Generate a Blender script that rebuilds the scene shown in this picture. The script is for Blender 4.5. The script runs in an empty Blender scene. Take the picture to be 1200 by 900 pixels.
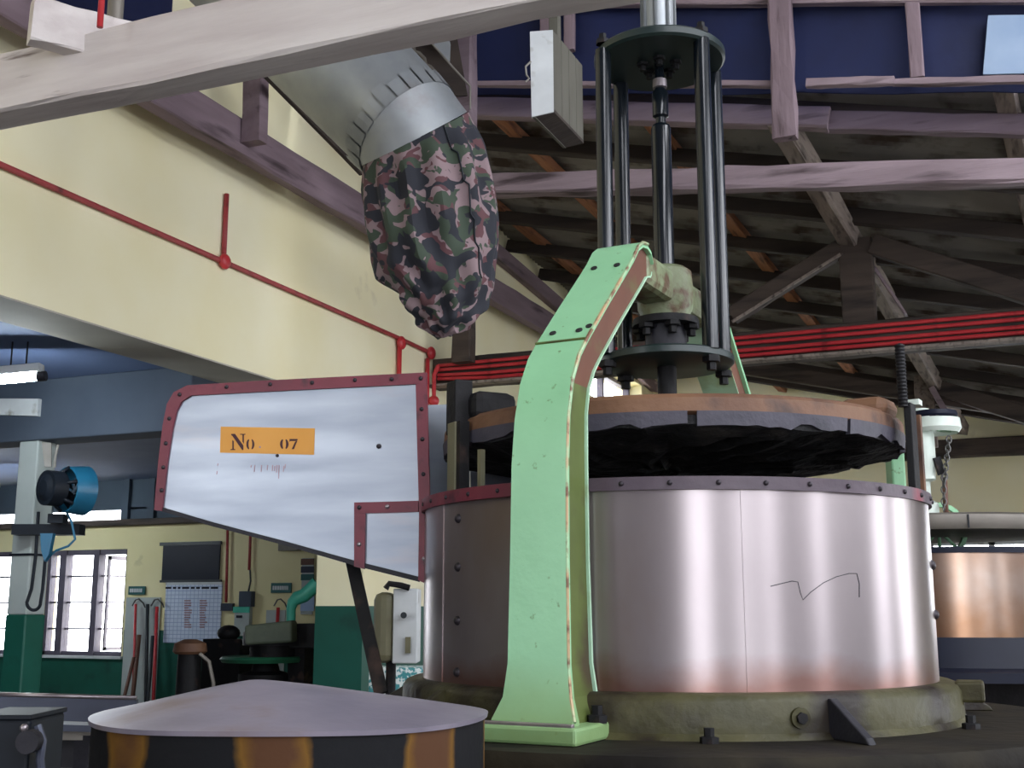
import bpy, bmesh, math, random
from mathutils import Vector, Matrix
random.seed(7)
C = bpy.context.scene.collection
SC = bpy.context.scene

# ------------------------------------------------------------------ camera
F = 1400.0
PITCH = math.atan(265/1400)
YAW = math.atan(600/math.hypot(1400, 265))
HD = Vector((-math.sin(YAW), math.cos(YAW), 0))
RT = Vector((math.cos(YAW), math.sin(YAW), 0))
FW = HD*math.cos(PITCH) + Vector((0, 0, 1))*math.sin(PITCH)
UP = RT.cross(FW)
EYE = Vector((0, 0, 1.5))
cd = bpy.data.cameras.new('camera')
cam = bpy.data.objects.new('camera', cd); C.objects.link(cam)
cam.matrix_world = Matrix(((RT.x, UP.x, -FW.x, EYE.x), (RT.y, UP.y, -FW.y, EYE.y), (RT.z, UP.z, -FW.z, EYE.z), (0, 0, 0, 1)))
cd.sensor_width = 36; cd.lens = 36*F/1200; cd.clip_start = .05; cd.clip_end = 200
SC.camera = cam

# ------------------------------------------------------------------ world, light, exposure
w = bpy.data.worlds.new('overcast_sky'); SC.world = w; w.use_nodes = True
bg = w.node_tree.nodes['Background']
bg.inputs[0].default_value = (.90, .93, 1.0, 1); bg.inputs[1].default_value = 5.0
SC.view_settings.view_transform = 'Standard'; SC.view_settings.look = 'None'
SC.view_settings.gamma = 1; SC.view_settings.use_curve_mapping = False
SC.view_settings.exposure = 1.35

def portal(loc, rot, sx, sy):
    l = bpy.data.lights.new('window_portal', 'AREA'); l.shape = 'RECTANGLE'; l.size = sx; l.size_y = sy
    l.cycles.is_portal = True
    o = bpy.data.objects.new('window_portal', l); C.objects.link(o); o.location = loc; o.rotation_euler = rot

# ------------------------------------------------------------------ survey helpers
def ray(x, y): return FW*F + RT*(x-600) - UP*(y-450)
def at(x, y, X=None, Y=None, Z=None, d=None):
    r = ray(x, y)
    if d is not None: t = d/r.dot(HD)
    elif X is not None: t = (X-EYE.x)/r.x
    elif Y is not None: t = (Y-EYE.y)/r.y
    else: t = (Z-EYE.z)/r.z
    return EYE + r*t
def onplane(x, y, p, n):
    r = ray(x, y); return EYE + r*((p-EYE).dot(n)/r.dot(n))

# ------------------------------------------------------------------ materials
def lin(h):
    v = [int(h[i:i+2], 16)/255 for i in (0, 2, 4)]
    return tuple((c/12.92 if c <= .04045 else ((c+.055)/1.055)**2.4) for c in v) + (1,)
MATS = {}
def mat(name, c1, c2=None, scale=4, rough=.7, metal=0, bump=.0, stretch=(1, 1, 1), lo=.35, hi=.7, c3=None, c3at=(.62, .7), c3scale=9,
        rvar=0, aniso=0, detail=8, bscale=None, spec=.5):
    m = bpy.data.materials.new(name); m.use_nodes = True; MATS[name] = m
    nt = m.node_tree; N = nt.nodes; L = nt.links; b = N['Principled BSDF']
    b.inputs['Roughness'].default_value = rough; b.inputs['Metallic'].default_value = metal
    b.inputs['Specular IOR Level'].default_value = spec
    b.inputs['Base Color'].default_value = lin(c1)
    tc = N.new('ShaderNodeTexCoord'); mp = N.new('ShaderNodeMapping'); mp.inputs['Scale'].default_value = stretch
    L.new(tc.outputs['Object'], mp.inputs['Vector'])
    nz = N.new('ShaderNodeTexNoise'); nz.inputs['Scale'].default_value = scale; nz.inputs['Detail'].default_value = detail
    L.new(mp.outputs[0], nz.inputs['Vector'])
    if c2:
        cr = N.new('ShaderNodeValToRGB'); cr.color_ramp.elements[0].position = lo; cr.color_ramp.elements[1].position = hi
        cr.color_ramp.elements[0].color = lin(c1); cr.color_ramp.elements[1].color = lin(c2)
        L.new(nz.outputs[0], cr.inputs[0]); out = cr.outputs[0]
        if c3:
            n3 = N.new('ShaderNodeTexNoise'); n3.inputs['Scale'].default_value = c3scale; n3.inputs['Detail'].default_value = 6
            L.new(mp.outputs[0], n3.inputs['Vector'])
            r3 = N.new('ShaderNodeValToRGB'); r3.color_ramp.elements[0].position = c3at[0]; r3.color_ramp.elements[1].position = c3at[1]
            L.new(n3.outputs[0], r3.inputs[0])
            mx = N.new('ShaderNodeMixRGB'); L.new(r3.outputs[0], mx.inputs[0]); L.new(out, mx.inputs[1]); mx.inputs[2].default_value = lin(c3)
            out = mx.outputs[0]
        L.new(out, b.inputs['Base Color'])
    if rvar:
        mr = N.new('ShaderNodeMapRange'); mr.inputs[3].default_value = rough-rvar; mr.inputs[4].default_value = rough+rvar
        L.new(nz.outputs[0], mr.inputs[0]); L.new(mr.outputs[0], b.inputs['Roughness'])
    if bump:
        bz = N.new('ShaderNodeTexNoise'); bz.inputs['Scale'].default_value = bscale or scale*4; bz.inputs['Detail'].default_value = 6
        L.new(mp.outputs[0], bz.inputs['Vector'])
        bp = N.new('ShaderNodeBump'); bp.inputs['Strength'].default_value = bump; bp.inputs['Distance'].default_value = .02
        L.new(bz.outputs[0], bp.inputs['Height']); L.new(bp.outputs[0], b.inputs['Normal'])
    if aniso:
        tg = N.new('ShaderNodeTangent'); tg.direction_type = 'RADIAL'; tg.axis = 'Z'
        b.inputs['Anisotropic'].default_value = aniso; L.new(tg.outputs[0], b.inputs['Tangent']); b.inputs['Anisotropic Rotation'].default_value = .25
    return m

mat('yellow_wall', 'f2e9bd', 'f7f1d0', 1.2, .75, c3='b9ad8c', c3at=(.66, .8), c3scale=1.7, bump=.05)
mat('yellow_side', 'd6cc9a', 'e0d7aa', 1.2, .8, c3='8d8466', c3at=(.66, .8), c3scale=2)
mat('white_side', '9aa2a0', 'acb4b0', 2, .8)
mat('green_dado', '0d4a3c', '11584a', 2, .5, c3='0a372f', c3at=(.6, .75), c3scale=3)
mat('grey_soffit', 'b0aca0', 'c2beb0', 2, .8, bump=.05)
mat('blue_ceiling', '56678a', '607194', 1.5, .8)
mat('grey_concrete', '3a4452', '48525f', 2, .85, bump=.08)
mat('dark_upper', '38434f', '4a5866', 1.5, .8)
mat('floor_concrete', '5c5750', '77706a', 2, .7, c3='33302c', c3at=(.55, .7))
mat('hall_wall', '8a868c', '969298', 1.5, .85)
mat('hall_dark', '4a4646', '5c5656', 1.5, .85)
mat('pale_timber', 'cfc8c4', 'b3a8a6', 3, .75, bump=.25, stretch=(.35, 3, 3), c3='6a5c58', c3at=(.66, .74), c3scale=5)
mat('pale_timber_y', 'cfc8c4', 'b3a8a6', 3, .75, bump=.25, stretch=(3, .35, 3), c3='6a5c58', c3at=(.66, .74), c3scale=5)
mat('purple_timber', '706068', '83737b', 3, .75, bump=.3, stretch=(.4, 3, 3), c3='4d3f42', c3at=(.58, .72), c3scale=4)
mat('wall_timber', '6e5c62', '84727a', 3, .75, bump=.3, stretch=(3, .4, 3), c3='45383c', c3at=(.58, .72), c3scale=4)
mat('pink_timber', '85747a', '9c8a90', 3, .75, bump=.4, stretch=(.4, 3, 3), c3='4c3f42', c3at=(.54, .7), c3scale=4)
mat('pink_stud', '7c6a70', '927f86', 3, .75, bump=.3, stretch=(3, 3, .4), c3='4f4042', c3at=(.56, .66), c3scale=5)
mat('dark_timber', '3f352f', '52463e', 3, .8, bump=.3, stretch=(.4, 3, 3), c3='241e1b', c3at=(.5, .7), c3scale=4)
mat('rafter_dark', '2e2622', '40362f', 3, .85, bump=.3, stretch=(.4, 3, 3))
mat('orange_timber', '9a6444', 'b07a58', 3, .8, bump=.2, stretch=(3, .4, 3), c3='6b4634', c3at=(.5, .7))
mat('grey_timber', '7c7068', '978a80', 3, .8, bump=.3, stretch=(3, .4, 3), c3='4a403a', c3at=(.5, .7))
mat('roof_sheet', '7c7873', '97928a', 2, .6, metal=.2, bump=.1, c3='4a3c32', c3at=(.5, .65), c3scale=3)
mat('blue_tarp', '121b42', '182452', 2, .6, bump=.25, c3='16204a', c3at=(.5, .7))
mat('pale_sheet', '8aa3c4', 'a5bad4', 3, .5)
mat('galvanised', 'a4a8aa', '93989c', 6, .5, metal=.7, c3='8d7f78', c3at=(.6, .8), c3scale=3, rvar=.1)
mat('steel_drum', 'a09798', '8a8183', 3, .33, metal=.78, stretch=(1, 1, .5), c3='86705f', c3at=(.56, .8), c3scale=2.2, rvar=.05, aniso=.8)
mat('steel_hopper', '9aa0a9', '868d99', 2.5, .42, metal=.9, stretch=(1, 1, 6), c3='a49c9c', c3at=(.6, .8), c3scale=2, rvar=.08)
mat('steel_copper', '9c7b62', '8a6a54', 3, .3, metal=1, c3='a9988c', c3at=(.5, .7), c3scale=2, aniso=.5)
mat('red_band', '6e2836', '5f2230', 8, .5, c3='3a1c26', c3at=(.58, .7), c3scale=14, bump=.1)
mat('purple_band', '3c303a', '4c3f48', 8, .5, c3='7a2c3b', c3at=(.62, .72), c3scale=6, bump=.1)
mat('red_paint', 'c63a3e', 'b22e36', 8, .4, c3='8c2228', c3at=(.6, .7))
mat('wall_red', '9c3a3c', 'a84446', 6, .5, c3='6b2a2c', c3at=(.55, .7))
mat('green_paint', '88bd92', '80b389', 7, .4, c3='5f7a50', c3at=(.66, .72), c3scale=38, bump=.06)
mat('green_pale', 'a4c7ab', '94b898', 7, .4, c3='7d8a5c', c3at=(.58, .74), c3scale=9, bump=.06)
mat('chipped_edge', 'a58a66', '8fae86', 12, .5, c3='6a4a34', c3at=(.5, .6), c3scale=25, lo=.45, hi=.55)
mat('rust_web', '55301f', '623a28', 9, .6, c3='55602f', c3at=(.55, .68), c3scale=5)
mat('olive_web', '46521f', '525f2a', 9, .6, c3='3d3420', c3at=(.52, .66), c3scale=6)
mat('olive_cast', '36341c', '4a462c', 8, .5, spec=.3, c3='1e1710', c3at=(.46, .62), c3scale=6, bump=.2, rvar=.12)
mat('hub_cast', '7c8a6a', '625f42', 14, .5, c3='57432f', c3at=(.5, .62), c3scale=20, bump=.2)
mat('black_blue', '0a0f14', '10171d', 8, .2, rvar=.05)
mat('plate_black', '11201f', '1a2a29', 8, .4)
mat('black_iron', '0e0e10', '171619', 10, .6, spec=.25, c3='3a2c26', c3at=(.58, .7), bump=.15)
mat('dark_iron', '1b1b20', '28272e', 10, .55, bump=.15, spec=.3)
mat('rust_rim', '5a3c2a', '6e4e36', 7, .65, c3='382620', c3at=(.56, .7), c3scale=8, bump=.2)
mat('grime', '1c1912', '282318', 6, .7, spec=.15, c3='110e0b', c3at=(.45, .6), c3scale=5, bump=.2)
mat('moss_grey', '4a5344', '59624f', 6, .6, bump=.1)
mat('dark_green', '1e5a40', '286a4c', 6, .5)
mat('grey_lead', '36343e', '44414b', 7, .6, c3='33323a', c3at=(.55, .7), bump=.2)
mat('tar_black', '08080a', '121214', 6, .75, c3='2b2724', c3at=(.6, .68), c3scale=6, bump=.8)
mat('bar_olive', '5f5d46', '706c52', 6, .55)
mat('orange_plate', 'c98e3c', 'd29848', 6, .6)
mat('ink', '46222a', '3a1c22', 20, .7)
mat('ink_faint', '9a7078', 'a88', 20, .7) if False else mat('ink_faint', '8f7078', '9a8088', 20, .7)
mat('cone_metal', '6c6774', '8f8894', 5, .42, metal=.3, c3='6a5850', c3at=(.54, .72), c3scale=5, rvar=.12, bump=.06)
mat('bolt_dark', '2a262b', '3a3439', 12, .45, metal=.5)
mat('bolt_bright', 'a79fa2', '877f82', 12, .35, metal=.8)
mat('white_paint', 'c9cdce', 'b4b8b9', 5, .6, c3='8f8c84', c3at=(.6, .72))
mat('box_side', '55534a', '66645a', 5, .7, stretch=(1, 1, .3))
mat('teal_sign', '12504f', '165a58', 5, .5)
mat('navy_board', '0a0f20', '0f1528', 3, .5, spec=.25)
mat('black_pole', '20262a', '2a3034', 5, .5)
mat('brown_pole', '5a3a2e', '6a4838', 5, .6)
mat('turquoise', '3fae94', '52bea4', 5, .45)
mat('fan_blue', '1a5a78', '226a8a', 5, .35)
mat('fan_dark', '10151c', '181e27', 8, .5, spec=.25)
mat('speckle', '3f8f94', 'dfe8e6', 60, .6, lo=.47, hi=.53)
mat('window_timber', '4a4450', '5b5562', 4, .6)
mat('grey_panel', '343846', '424756', 3, .4, metal=.4)
mat('dusty_steel', '6f6a62', '868078', 5, .5, metal=.4)
mat('white_wheel', 'd3dcd2', 'c0cdc2', 8, .4)
mat('chain_steel', '6a6a6a', '55534f', 12, .4, metal=.7)
mat('rope', '8e8a84', '7a766f', 9, .8)

# glass
g = bpy.data.materials.new('window_glass'); g.use_nodes = True; MATS['window_glass'] = g
nt = g.node_tree; nt.nodes.clear()
o_ = nt.nodes.new('ShaderNodeOutputMaterial'); mx_ = nt.nodes.new('ShaderNodeMixShader')
tr_ = nt.nodes.new('ShaderNodeBsdfTransparent'); gl_ = nt.nodes.new('ShaderNodeBsdfGlossy'); gl_.inputs['Roughness'].default_value = .1
mx_.inputs[0].default_value = .06
nt.links.new(tr_.outputs[0], mx_.inputs[1]); nt.links.new(gl_.outputs[0], mx_.inputs[2]); nt.links.new(mx_.outputs[0], o_.inputs[0])
# tube lamp
g = bpy.data.materials.new('tube_glow'); g.use_nodes = True; MATS['tube_glow'] = g
b = g.node_tree.nodes['Principled BSDF']; b.inputs['Emission Color'].default_value = (.85, .95, 1, 1); b.inputs['Emission Strength'].default_value = 50
# camouflage cloth
def camo():
    m = bpy.data.materials.new('camouflage'); m.use_nodes = True; MATS['camouflage'] = m
    nt = m.node_tree; N = nt.nodes; L = nt.links; b = N['Principled BSDF']; b.inputs['Roughness'].default_value = .85
    tc = N.new('ShaderNodeTexCoord'); prev = None
    for i, (col, sc, lo, off) in enumerate((('877376', 0, 0, 0), ('5a3a3e', 12, .53, 3), ('3a4639', 13, .53, 11), ('25272f', 11, .515, 23))):
        if i == 0:
            rgb = N.new('ShaderNodeRGB'); rgb.outputs[0].default_value = lin(col); prev = rgb.outputs[0]; continue
        mp = N.new('ShaderNodeMapping'); mp.inputs['Location'].default_value = (off, off*.7, off*1.3); mp.inputs['Scale'].default_value = (1, 1, 1.15)
        L.new(tc.outputs['Object'], mp.inputs[0])
        nz = N.new('ShaderNodeTexNoise'); nz.inputs['Scale'].default_value = sc; nz.inputs['Detail'].default_value = 1.6; nz.inputs['Roughness'].default_value = .45; nz.inputs['Distortion'].default_value = .6
        L.new(mp.outputs[0], nz.inputs['Vector'])
        cr = N.new('ShaderNodeValToRGB'); cr.color_ramp.interpolation = 'LINEAR'
        cr.color_ramp.elements[0].position = lo; cr.color_ramp.elements[1].position = lo+.012
        L.new(nz.outputs[0], cr.inputs[0])
        mx = N.new('ShaderNodeMixRGB'); L.new(cr.outputs[0], mx.inputs[0]); L.new(prev, mx.inputs[1]); mx.inputs[2].default_value = lin(col); prev = mx.outputs[0]
    L.new(prev, b.inputs['Base Color'])
camo()
# hazard striped pedestal: upright bands painted around the drum
HZ = at(344, 836, d=1.9)
def rust_foot(name, z0, z1, col):
    nt = MATS[name].node_tree; N = nt.nodes; L = nt.links; b = N['Principled BSDF']; src = b.inputs['Base Color'].links[0].from_socket
    tc = N.new('ShaderNodeTexCoord'); sp = N.new('ShaderNodeSeparateXYZ'); L.new(tc.outputs['Object'], sp.inputs[0])
    nz = N.new('ShaderNodeTexNoise'); nz.inputs['Scale'].default_value = 9; nz.inputs['Detail'].default_value = 8; L.new(tc.outputs['Object'], nz.inputs['Vector'])
    a = N.new('ShaderNodeMath'); a.operation = 'MULTIPLY_ADD'; a.inputs[1].default_value = .09; L.new(nz.outputs[0], a.inputs[0]); L.new(sp.outputs[2], a.inputs[2])
    mr = N.new('ShaderNodeMapRange'); mr.inputs[1].default_value = z0+.045; mr.inputs[2].default_value = z1+.045; mr.inputs[3].default_value = .75; mr.inputs[4].default_value = 0
    L.new(a.outputs[0], mr.inputs[0]); mx = N.new('ShaderNodeMixRGB'); L.new(mr.outputs[0], mx.inputs[0]); L.new(src, mx.inputs[1]); mx.inputs[2].default_value = lin(col); L.new(mx.outputs[0], b.inputs['Base Color'])
rust_foot('steel_drum', 1.35, 1.41, '7a4f40'); rust_foot('green_paint', 1.28, 1.42, '6f8048')
def hazard():
    m = mat('hazard_paint', '1a1b1f', '24252a', 5, .65, bump=.1, spec=.15)
    nt = m.node_tree; N = nt.nodes; L = nt.links; b = N['Principled BSDF']
    tc = N.new('ShaderNodeTexCoord'); sp = N.new('ShaderNodeSeparateXYZ'); L.new(tc.outputs['Object'], sp.inputs[0])
    a = N.new('ShaderNodeMath'); a.operation = 'ARCTAN2'; L.new(sp.outputs[1], a.inputs[0]); L.new(sp.outputs[0], a.inputs[1])
    s = N.new('ShaderNodeMath'); s.operation = 'MULTIPLY'; s.inputs[1].default_value = 8; L.new(a.outputs[0], s.inputs[0])
    o2 = N.new('ShaderNodeMath'); o2.operation = 'ADD'; o2.inputs[1].default_value = math.pi/2-8*(math.atan2(-HZ.y, -HZ.x)-math.radians(5)); L.new(s.outputs[0], o2.inputs[0])
    sn = N.new('ShaderNodeMath'); sn.operation = 'SINE'; L.new(o2.outputs[0], sn.inputs[0])
    nz = N.new('ShaderNodeTexNoise'); nz.inputs['Scale'].default_value = 9; nz.inputs['Detail'].default_value = 8; L.new(tc.outputs['Object'], nz.inputs['Vector'])
    ad = N.new('ShaderNodeMath'); ad.operation = 'MULTIPLY_ADD'; ad.inputs[1].default_value = -1.6; ad.inputs[2].default_value = .75; L.new(nz.outputs[0], ad.inputs[0])
    sm = N.new('ShaderNodeMath'); sm.operation = 'ADD'; L.new(sn.outputs[0], sm.inputs[0]); L.new(ad.outputs[0], sm.inputs[1])
    cr = N.new('ShaderNodeValToRGB'); cr.color_ramp.elements[0].position = .1; cr.color_ramp.elements[1].position = .4
    cr.color_ramp.elements[0].color = lin('0c0d10'); cr.color_ramp.elements[1].color = lin('5e4216')
    e = cr.color_ramp.elements.new(.75); e.color = lin('452c1a')
    L.new(sm.outputs[0], cr.inputs[0]); L.new(cr.outputs[0], b.inputs['Base Color'])
hazard()
# ruled chart
def chart():
    m = mat('ruled_chart', 'c4cfe0', None, 3, .5); nt = m.node_tree; N = nt.nodes; L = nt.links; b = N['Principled BSDF']
    tc = N.new('ShaderNodeTexCoord'); mp = N.new('ShaderNodeMapping'); mp.inputs['Rotation'].default_value = (math.pi/2, 0, 0)
    L.new(tc.outputs['Object'], mp.inputs[0])
    br = N.new('ShaderNodeTexBrick'); br.offset = 0; br.inputs['Color1'].default_value = lin('c6d0e2'); br.inputs['Color2'].default_value = lin('bcc8da')
    br.inputs['Mortar'].default_value = lin('8fa0bf'); br.inputs['Scale'].default_value = 1; br.inputs['Mortar Size'].default_value = .004
    br.inputs['Brick Width'].default_value = .055; br.inputs['Row Height'].default_value = .045
    L.new(mp.outputs[0], br.inputs['Vector']); L.new(br.outputs[0], b.inputs['Base Color'])
chart()

# ------------------------------------------------------------------ mesh builder
ORG = {}
class MB:
    def __init__(s): s.v = []; s.f = []; s.sm = []
    def add(s, vs, fs, smooth=False):
        n = len(s.v); s.v += [Vector(v) for v in vs]
        for f in fs: s.f.append(tuple(i+n for i in f)); s.sm.append(smooth)
        return s
    def box(s, a, b):
        x0, y0, z0 = [min(a[i], b[i]) for i in range(3)]; x1, y1, z1 = [max(a[i], b[i]) for i in range(3)]
        return s.add([(x0, y0, z0), (x1, y0, z0), (x1, y1, z0), (x0, y1, z0), (x0, y0, z1), (x1, y0, z1), (x1, y1, z1), (x0, y1, z1)],
                     [(0, 3, 2, 1), (4, 5, 6, 7), (0, 1, 5, 4), (1, 2, 6, 5), (2, 3, 7, 6), (3, 0, 4, 7)])
    def obox(s, c, u, v, n):     # centre and three half-axis vectors
        c, u, v, n = Vector(c), Vector(u), Vector(v), Vector(n)
        if u.cross(v).dot(n) < 0: n = -n
        vs = [c+u*a+v*b_+n*k for k in (-1, 1) for a, b_ in ((-1, -1), (1, -1), (1, 1), (-1, 1))]
        return s.add(vs, [(0, 3, 2, 1), (4, 5, 6, 7), (0, 1, 5, 4), (1, 2, 6, 5), (2, 3, 7, 6), (3, 0, 4, 7)])
    def beam(s, p, q, wd, ht, up=(0, 0, 1), seg=1, jit=0):   # rough sawn timber with chamfered arrises
        p, q = Vector(p), Vector(q); d = (q-p).normalized(); up = Vector(up)
        sd = d.cross(up).normalized(); u2 = sd.cross(d).normalized(); c = min(wd, ht)*.09
        ring = [(-wd/2+c, -ht/2), (wd/2-c, -ht/2), (wd/2, -ht/2+c), (wd/2, ht/2-c), (wd/2-c, ht/2), (-wd/2+c, ht/2), (-wd/2, ht/2-c), (-wd/2, -ht/2+c)]
        vs = []
        for i in range(seg+1):
            o = p + (q-p)*(i/seg)
            for a, b_ in ring:
                vs.append(o + sd*(a+random.uniform(-jit, jit)) + u2*(b_+random.uniform(-jit, jit)))
        fs = [tuple(range(7, -1, -1)), tuple(range(seg*8, seg*8+8))]
        for i in range(seg):
            for k in range(8): fs.append((i*8+k, i*8+(k+1) % 8, i*8+8+(k+1) % 8, i*8+8+k))
        return s.add(vs, fs)
    def tube(s, pts, r, n=10, cap=True):
        pts = [Vector(p) for p in pts]; rs = r if isinstance(r, (list, tuple)) else [r]*len(pts); vs = []; ref = None
        for i, p in enumerate(pts):
            d = (pts[min(i+1, len(pts)-1)]-pts[max(i-1, 0)]).normalized()
            if ref is None: ref = d.orthogonal().normalized()
            ref = (ref-d*ref.dot(d)).normalized(); b_ = d.cross(ref)
            vs += [p + (ref*math.cos(2*math.pi*k/n)+b_*math.sin(2*math.pi*k/n))*rs[i] for k in range(n)]
        fs = [(i*n+k, i*n+(k+1) % n, i*n+n+(k+1) % n, i*n+n+k) for i in range(len(pts)-1) for k in range(n)]
        s.add(vs, fs, True)
        if cap:
            m = len(pts)-1; s.add(vs[:n][::-1], [tuple(range(n))]); s.add(vs[m*n:], [tuple(range(n))])
        return s
    def lathe(s, prof, c=(0, 0), n=64, smooth=True, sharp=True):
        # profile (r, z); sharp rings by duplicating vertices per segment
        for i in range(len(prof)-1):
            (r0, z0), (r1, z1) = prof[i], prof[i+1]; vs = []
            for r, z in ((r0, z0), (r1, z1)):
                vs += [(c[0]+r*math.cos(2*math.pi*k/n), c[1]+r*math.sin(2*math.pi*k/n), z) for k in range(n)]
            s.add(vs, [(k, (k+1) % n, n+(k+1) % n, n+k) for k in range(n)], smooth)
        return s
    def poly(s, pts, nrm, th):   # polygon extruded by th along nrm
        pts = [Vector(p) for p in pts]; nrm = Vector(nrm).normalized(); n = len(pts)
        a = Vector((0, 0, 0))
        for i in range(n): a += (pts[i]-pts[0]).cross(pts[(i+1) % n]-pts[0])
        if a.dot(nrm) < 0: pts = pts[::-1]
        vs = pts + [p+nrm*th for p in pts]
        return s.add(vs, [tuple(range(n-1, -1, -1)), tuple(range(n, 2*n))] + [(i, (i+1) % n, n+(i+1) % n, n+i) for i in range(n)])
    def ball(s, c, r, n=10, m=6, sc=(1, 1, 1)):
        vs = [Vector(c)+Vector((0, 0, -r*sc[2]))]
        for j in range(1, m):
            t = -math.pi/2+math.pi*j/m
            vs += [Vector(c)+Vector((r*sc[0]*math.cos(t)*math.cos(2*math.pi*k/n), r*sc[1]*math.cos(t)*math.sin(2*math.pi*k/n), r*sc[2]*math.sin(t))) for k in range(n)]
        vs.append(Vector(c)+Vector((0, 0, r*sc[2]))); e = len(vs)-1
        fs = [(0, 1+(k+1) % n, 1+k) for k in range(n)] + [(1+j*n+k, 1+j*n+(k+1) % n, 1+j*n+n+(k+1) % n, 1+j*n+n+k) for j in range(m-2) for k in range(n)]
        fs += [(e, e-n+k, e-n+(k+1) % n) for k in range(n)]
        return s.add(vs, fs, True)
    def mesh(s, name, material, off=Vector((0, 0, 0))):
        me = bpy.data.meshes.new(name); me.from_pydata([v-off for v in s.v], [], s.f)
        for p, q in zip(me.polygons, s.sm): p.use_smooth = q
        bm = bmesh.new(); bm.from_mesh(me); bmesh.ops.remove_doubles(bm, verts=bm.verts, dist=1e-5); bmesh.ops.recalc_face_normals(bm, faces=bm.faces)
        for e in bm.edges:
            if len(e.link_faces) == 2 and e.calc_face_angle(0) > .7: e.smooth = False
        bm.to_mesh(me); bm.free()
        me.materials.append(MATS[material]); me.update(); return me
    def build(s, name, material, parent=None, bevel=0):
        if parent is not None: off = ORG[parent.name]
        else:
            xs = [v.x for v in s.v]; ys = [v.y for v in s.v]; zs = [v.z for v in s.v]
            off = Vector(((min(xs)+max(xs))/2, (min(ys)+max(ys))/2, min(zs)))
        o = bpy.data.objects.new(name, s.mesh(name, material, off)); C.objects.link(o)
        if parent is not None: o.parent = parent
        else: o.location = off
        ORG[o.name] = off
        if bevel:
            b_ = o.modifiers.new('bevel', 'BEVEL'); b_.width = bevel; b_.segments = 2; b_.limit_method = 'ANGLE'; b_.angle_limit = .7
        return o
def thing(name, label, cat, loc, group=None):
    o = bpy.data.objects.new(name, None); C.objects.link(o); o.location = loc; o.empty_display_size = .1
    ORG[o.name] = Vector(loc); return tag(o, label, cat, group)
def tag(o, label, cat, group=None):
    o['label'] = label; o['category'] = cat
    if group: o['group'] = group
    return o
def struct(o): o['kind'] = 'structure'; return o
def put(mesh_obj_name, me, parent, p, nrm=None, sc=1):
    o = bpy.data.objects.new(mesh_obj_name, me); C.objects.link(o); o.parent = parent
    o.location = Vector(p)-ORG[parent.name]
    if nrm is not None: o.rotation_euler = Vector((0, 0, 1)).rotation_difference(Vector(nrm)).to_euler()
    o.scale = (sc, sc, sc); return o
BOLT = MB().lathe([(0.0, .006), (.004, .0055), (.0065, .003), (.0075, -.002)], n=8).mesh('bolt', 'bolt_dark')
BOLTL = MB().lathe([(0.0, .006), (.004, .0055), (.0065, .003), (.0075, -.002)], n=8).mesh('bolt', 'bolt_bright')
NUT = MB().lathe([(0, .03), (.011, .03), (.011, .014), (.02, .012), (.02, -.002)], n=6, smooth=False).mesh('bolt', 'black_iron')
RIVET = MB().lathe([(0.0, .008), (.006, .007), (.010, .003), (.011, -.002)], n=10).mesh('rivet', 'bolt_dark')

# ================================================================== SETTING
XW = -4.453; XB = -4.85; YF = 15.5; YB = -6.0; XR = 5.5
struct(MB().box((-13.2, -6.2, -.12), (5.7, 15.9, 0)).build('floor', 'floor_concrete'))
# left wall: deep lintel beam over the opening, pier and wall beyond
m = MB()
m.box((XB, YB, 3.0), (XW, 12.8, 6.0)); m.box((XB, 12.8, 3.0), (XW, 15.7, 3.95)); m.box((XB, 12.8, 4.42), (XW, 15.7, 6.0)); m.box((XB, 15.0, 3.95), (XW, 15.7, 4.42))
m.box((XB, 7.76, 0), (XW, 15.7, 3.0))
wl = struct(m.build('wall_left', 'yellow_wall'))
MB().box((XB+.001, YB, 2.992), (XW-.004, 7.758, 3.001)).build('lintel_soffit', 'grey_soffit', wl)
m = MB().box((XW, 7.76, 0), (XW+.008, 15.5, 1.53)); m.box((XB, 7.752, 0), (XW+.008, 7.76, 1.53))
m.build('painted_dado', 'green_dado', wl)
MB().box((XW-.01, 3.4, 4.55), (XW+.015, 5.3, 5.1)).build('tarp_panel', 'blue_tarp', wl)
# high window in the left wall
wd = MB()
for y0, y1, z0, z1 in ((12.8, 15, 3.95, 4.0), (12.8, 15, 4.37, 4.42), (12.8, 12.86, 3.95, 4.42), (14.94, 15, 3.95, 4.42), (13.87, 13.93, 3.95, 4.42)): wd.box((-4.7, y0, z0), (-4.62, y1, z1))
wd = struct(wd.build('window_3', 'window_timber'))
MB().box((-4.665, 12.86, 4.0), (-4.66, 13.87, 4.37)).build('pane', 'window_glass', wd); MB().box((-4.665, 13.93, 4.0), (-4.66, 14.94, 4.37)).build('pane', 'window_glass', wd)

# roof plane: falls to the right, members along P, purlins along R
P = ray(-1840, 75).normalized(); R_ = ray(1340, 863).normalized(); NR = P.cross(R_).normalized()
if NR.z < 0: NR = -NR
QR = at(1005, 280, Y=8.9)
def roof(X, Y, off=0):
    z = QR.z - (NR.x*(X-QR.x)+NR.y*(Y-QR.y))/NR.z
    return Vector((X, Y, z)) + NR*off
def roofz(X, Y): return roof(X, Y).z
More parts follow.
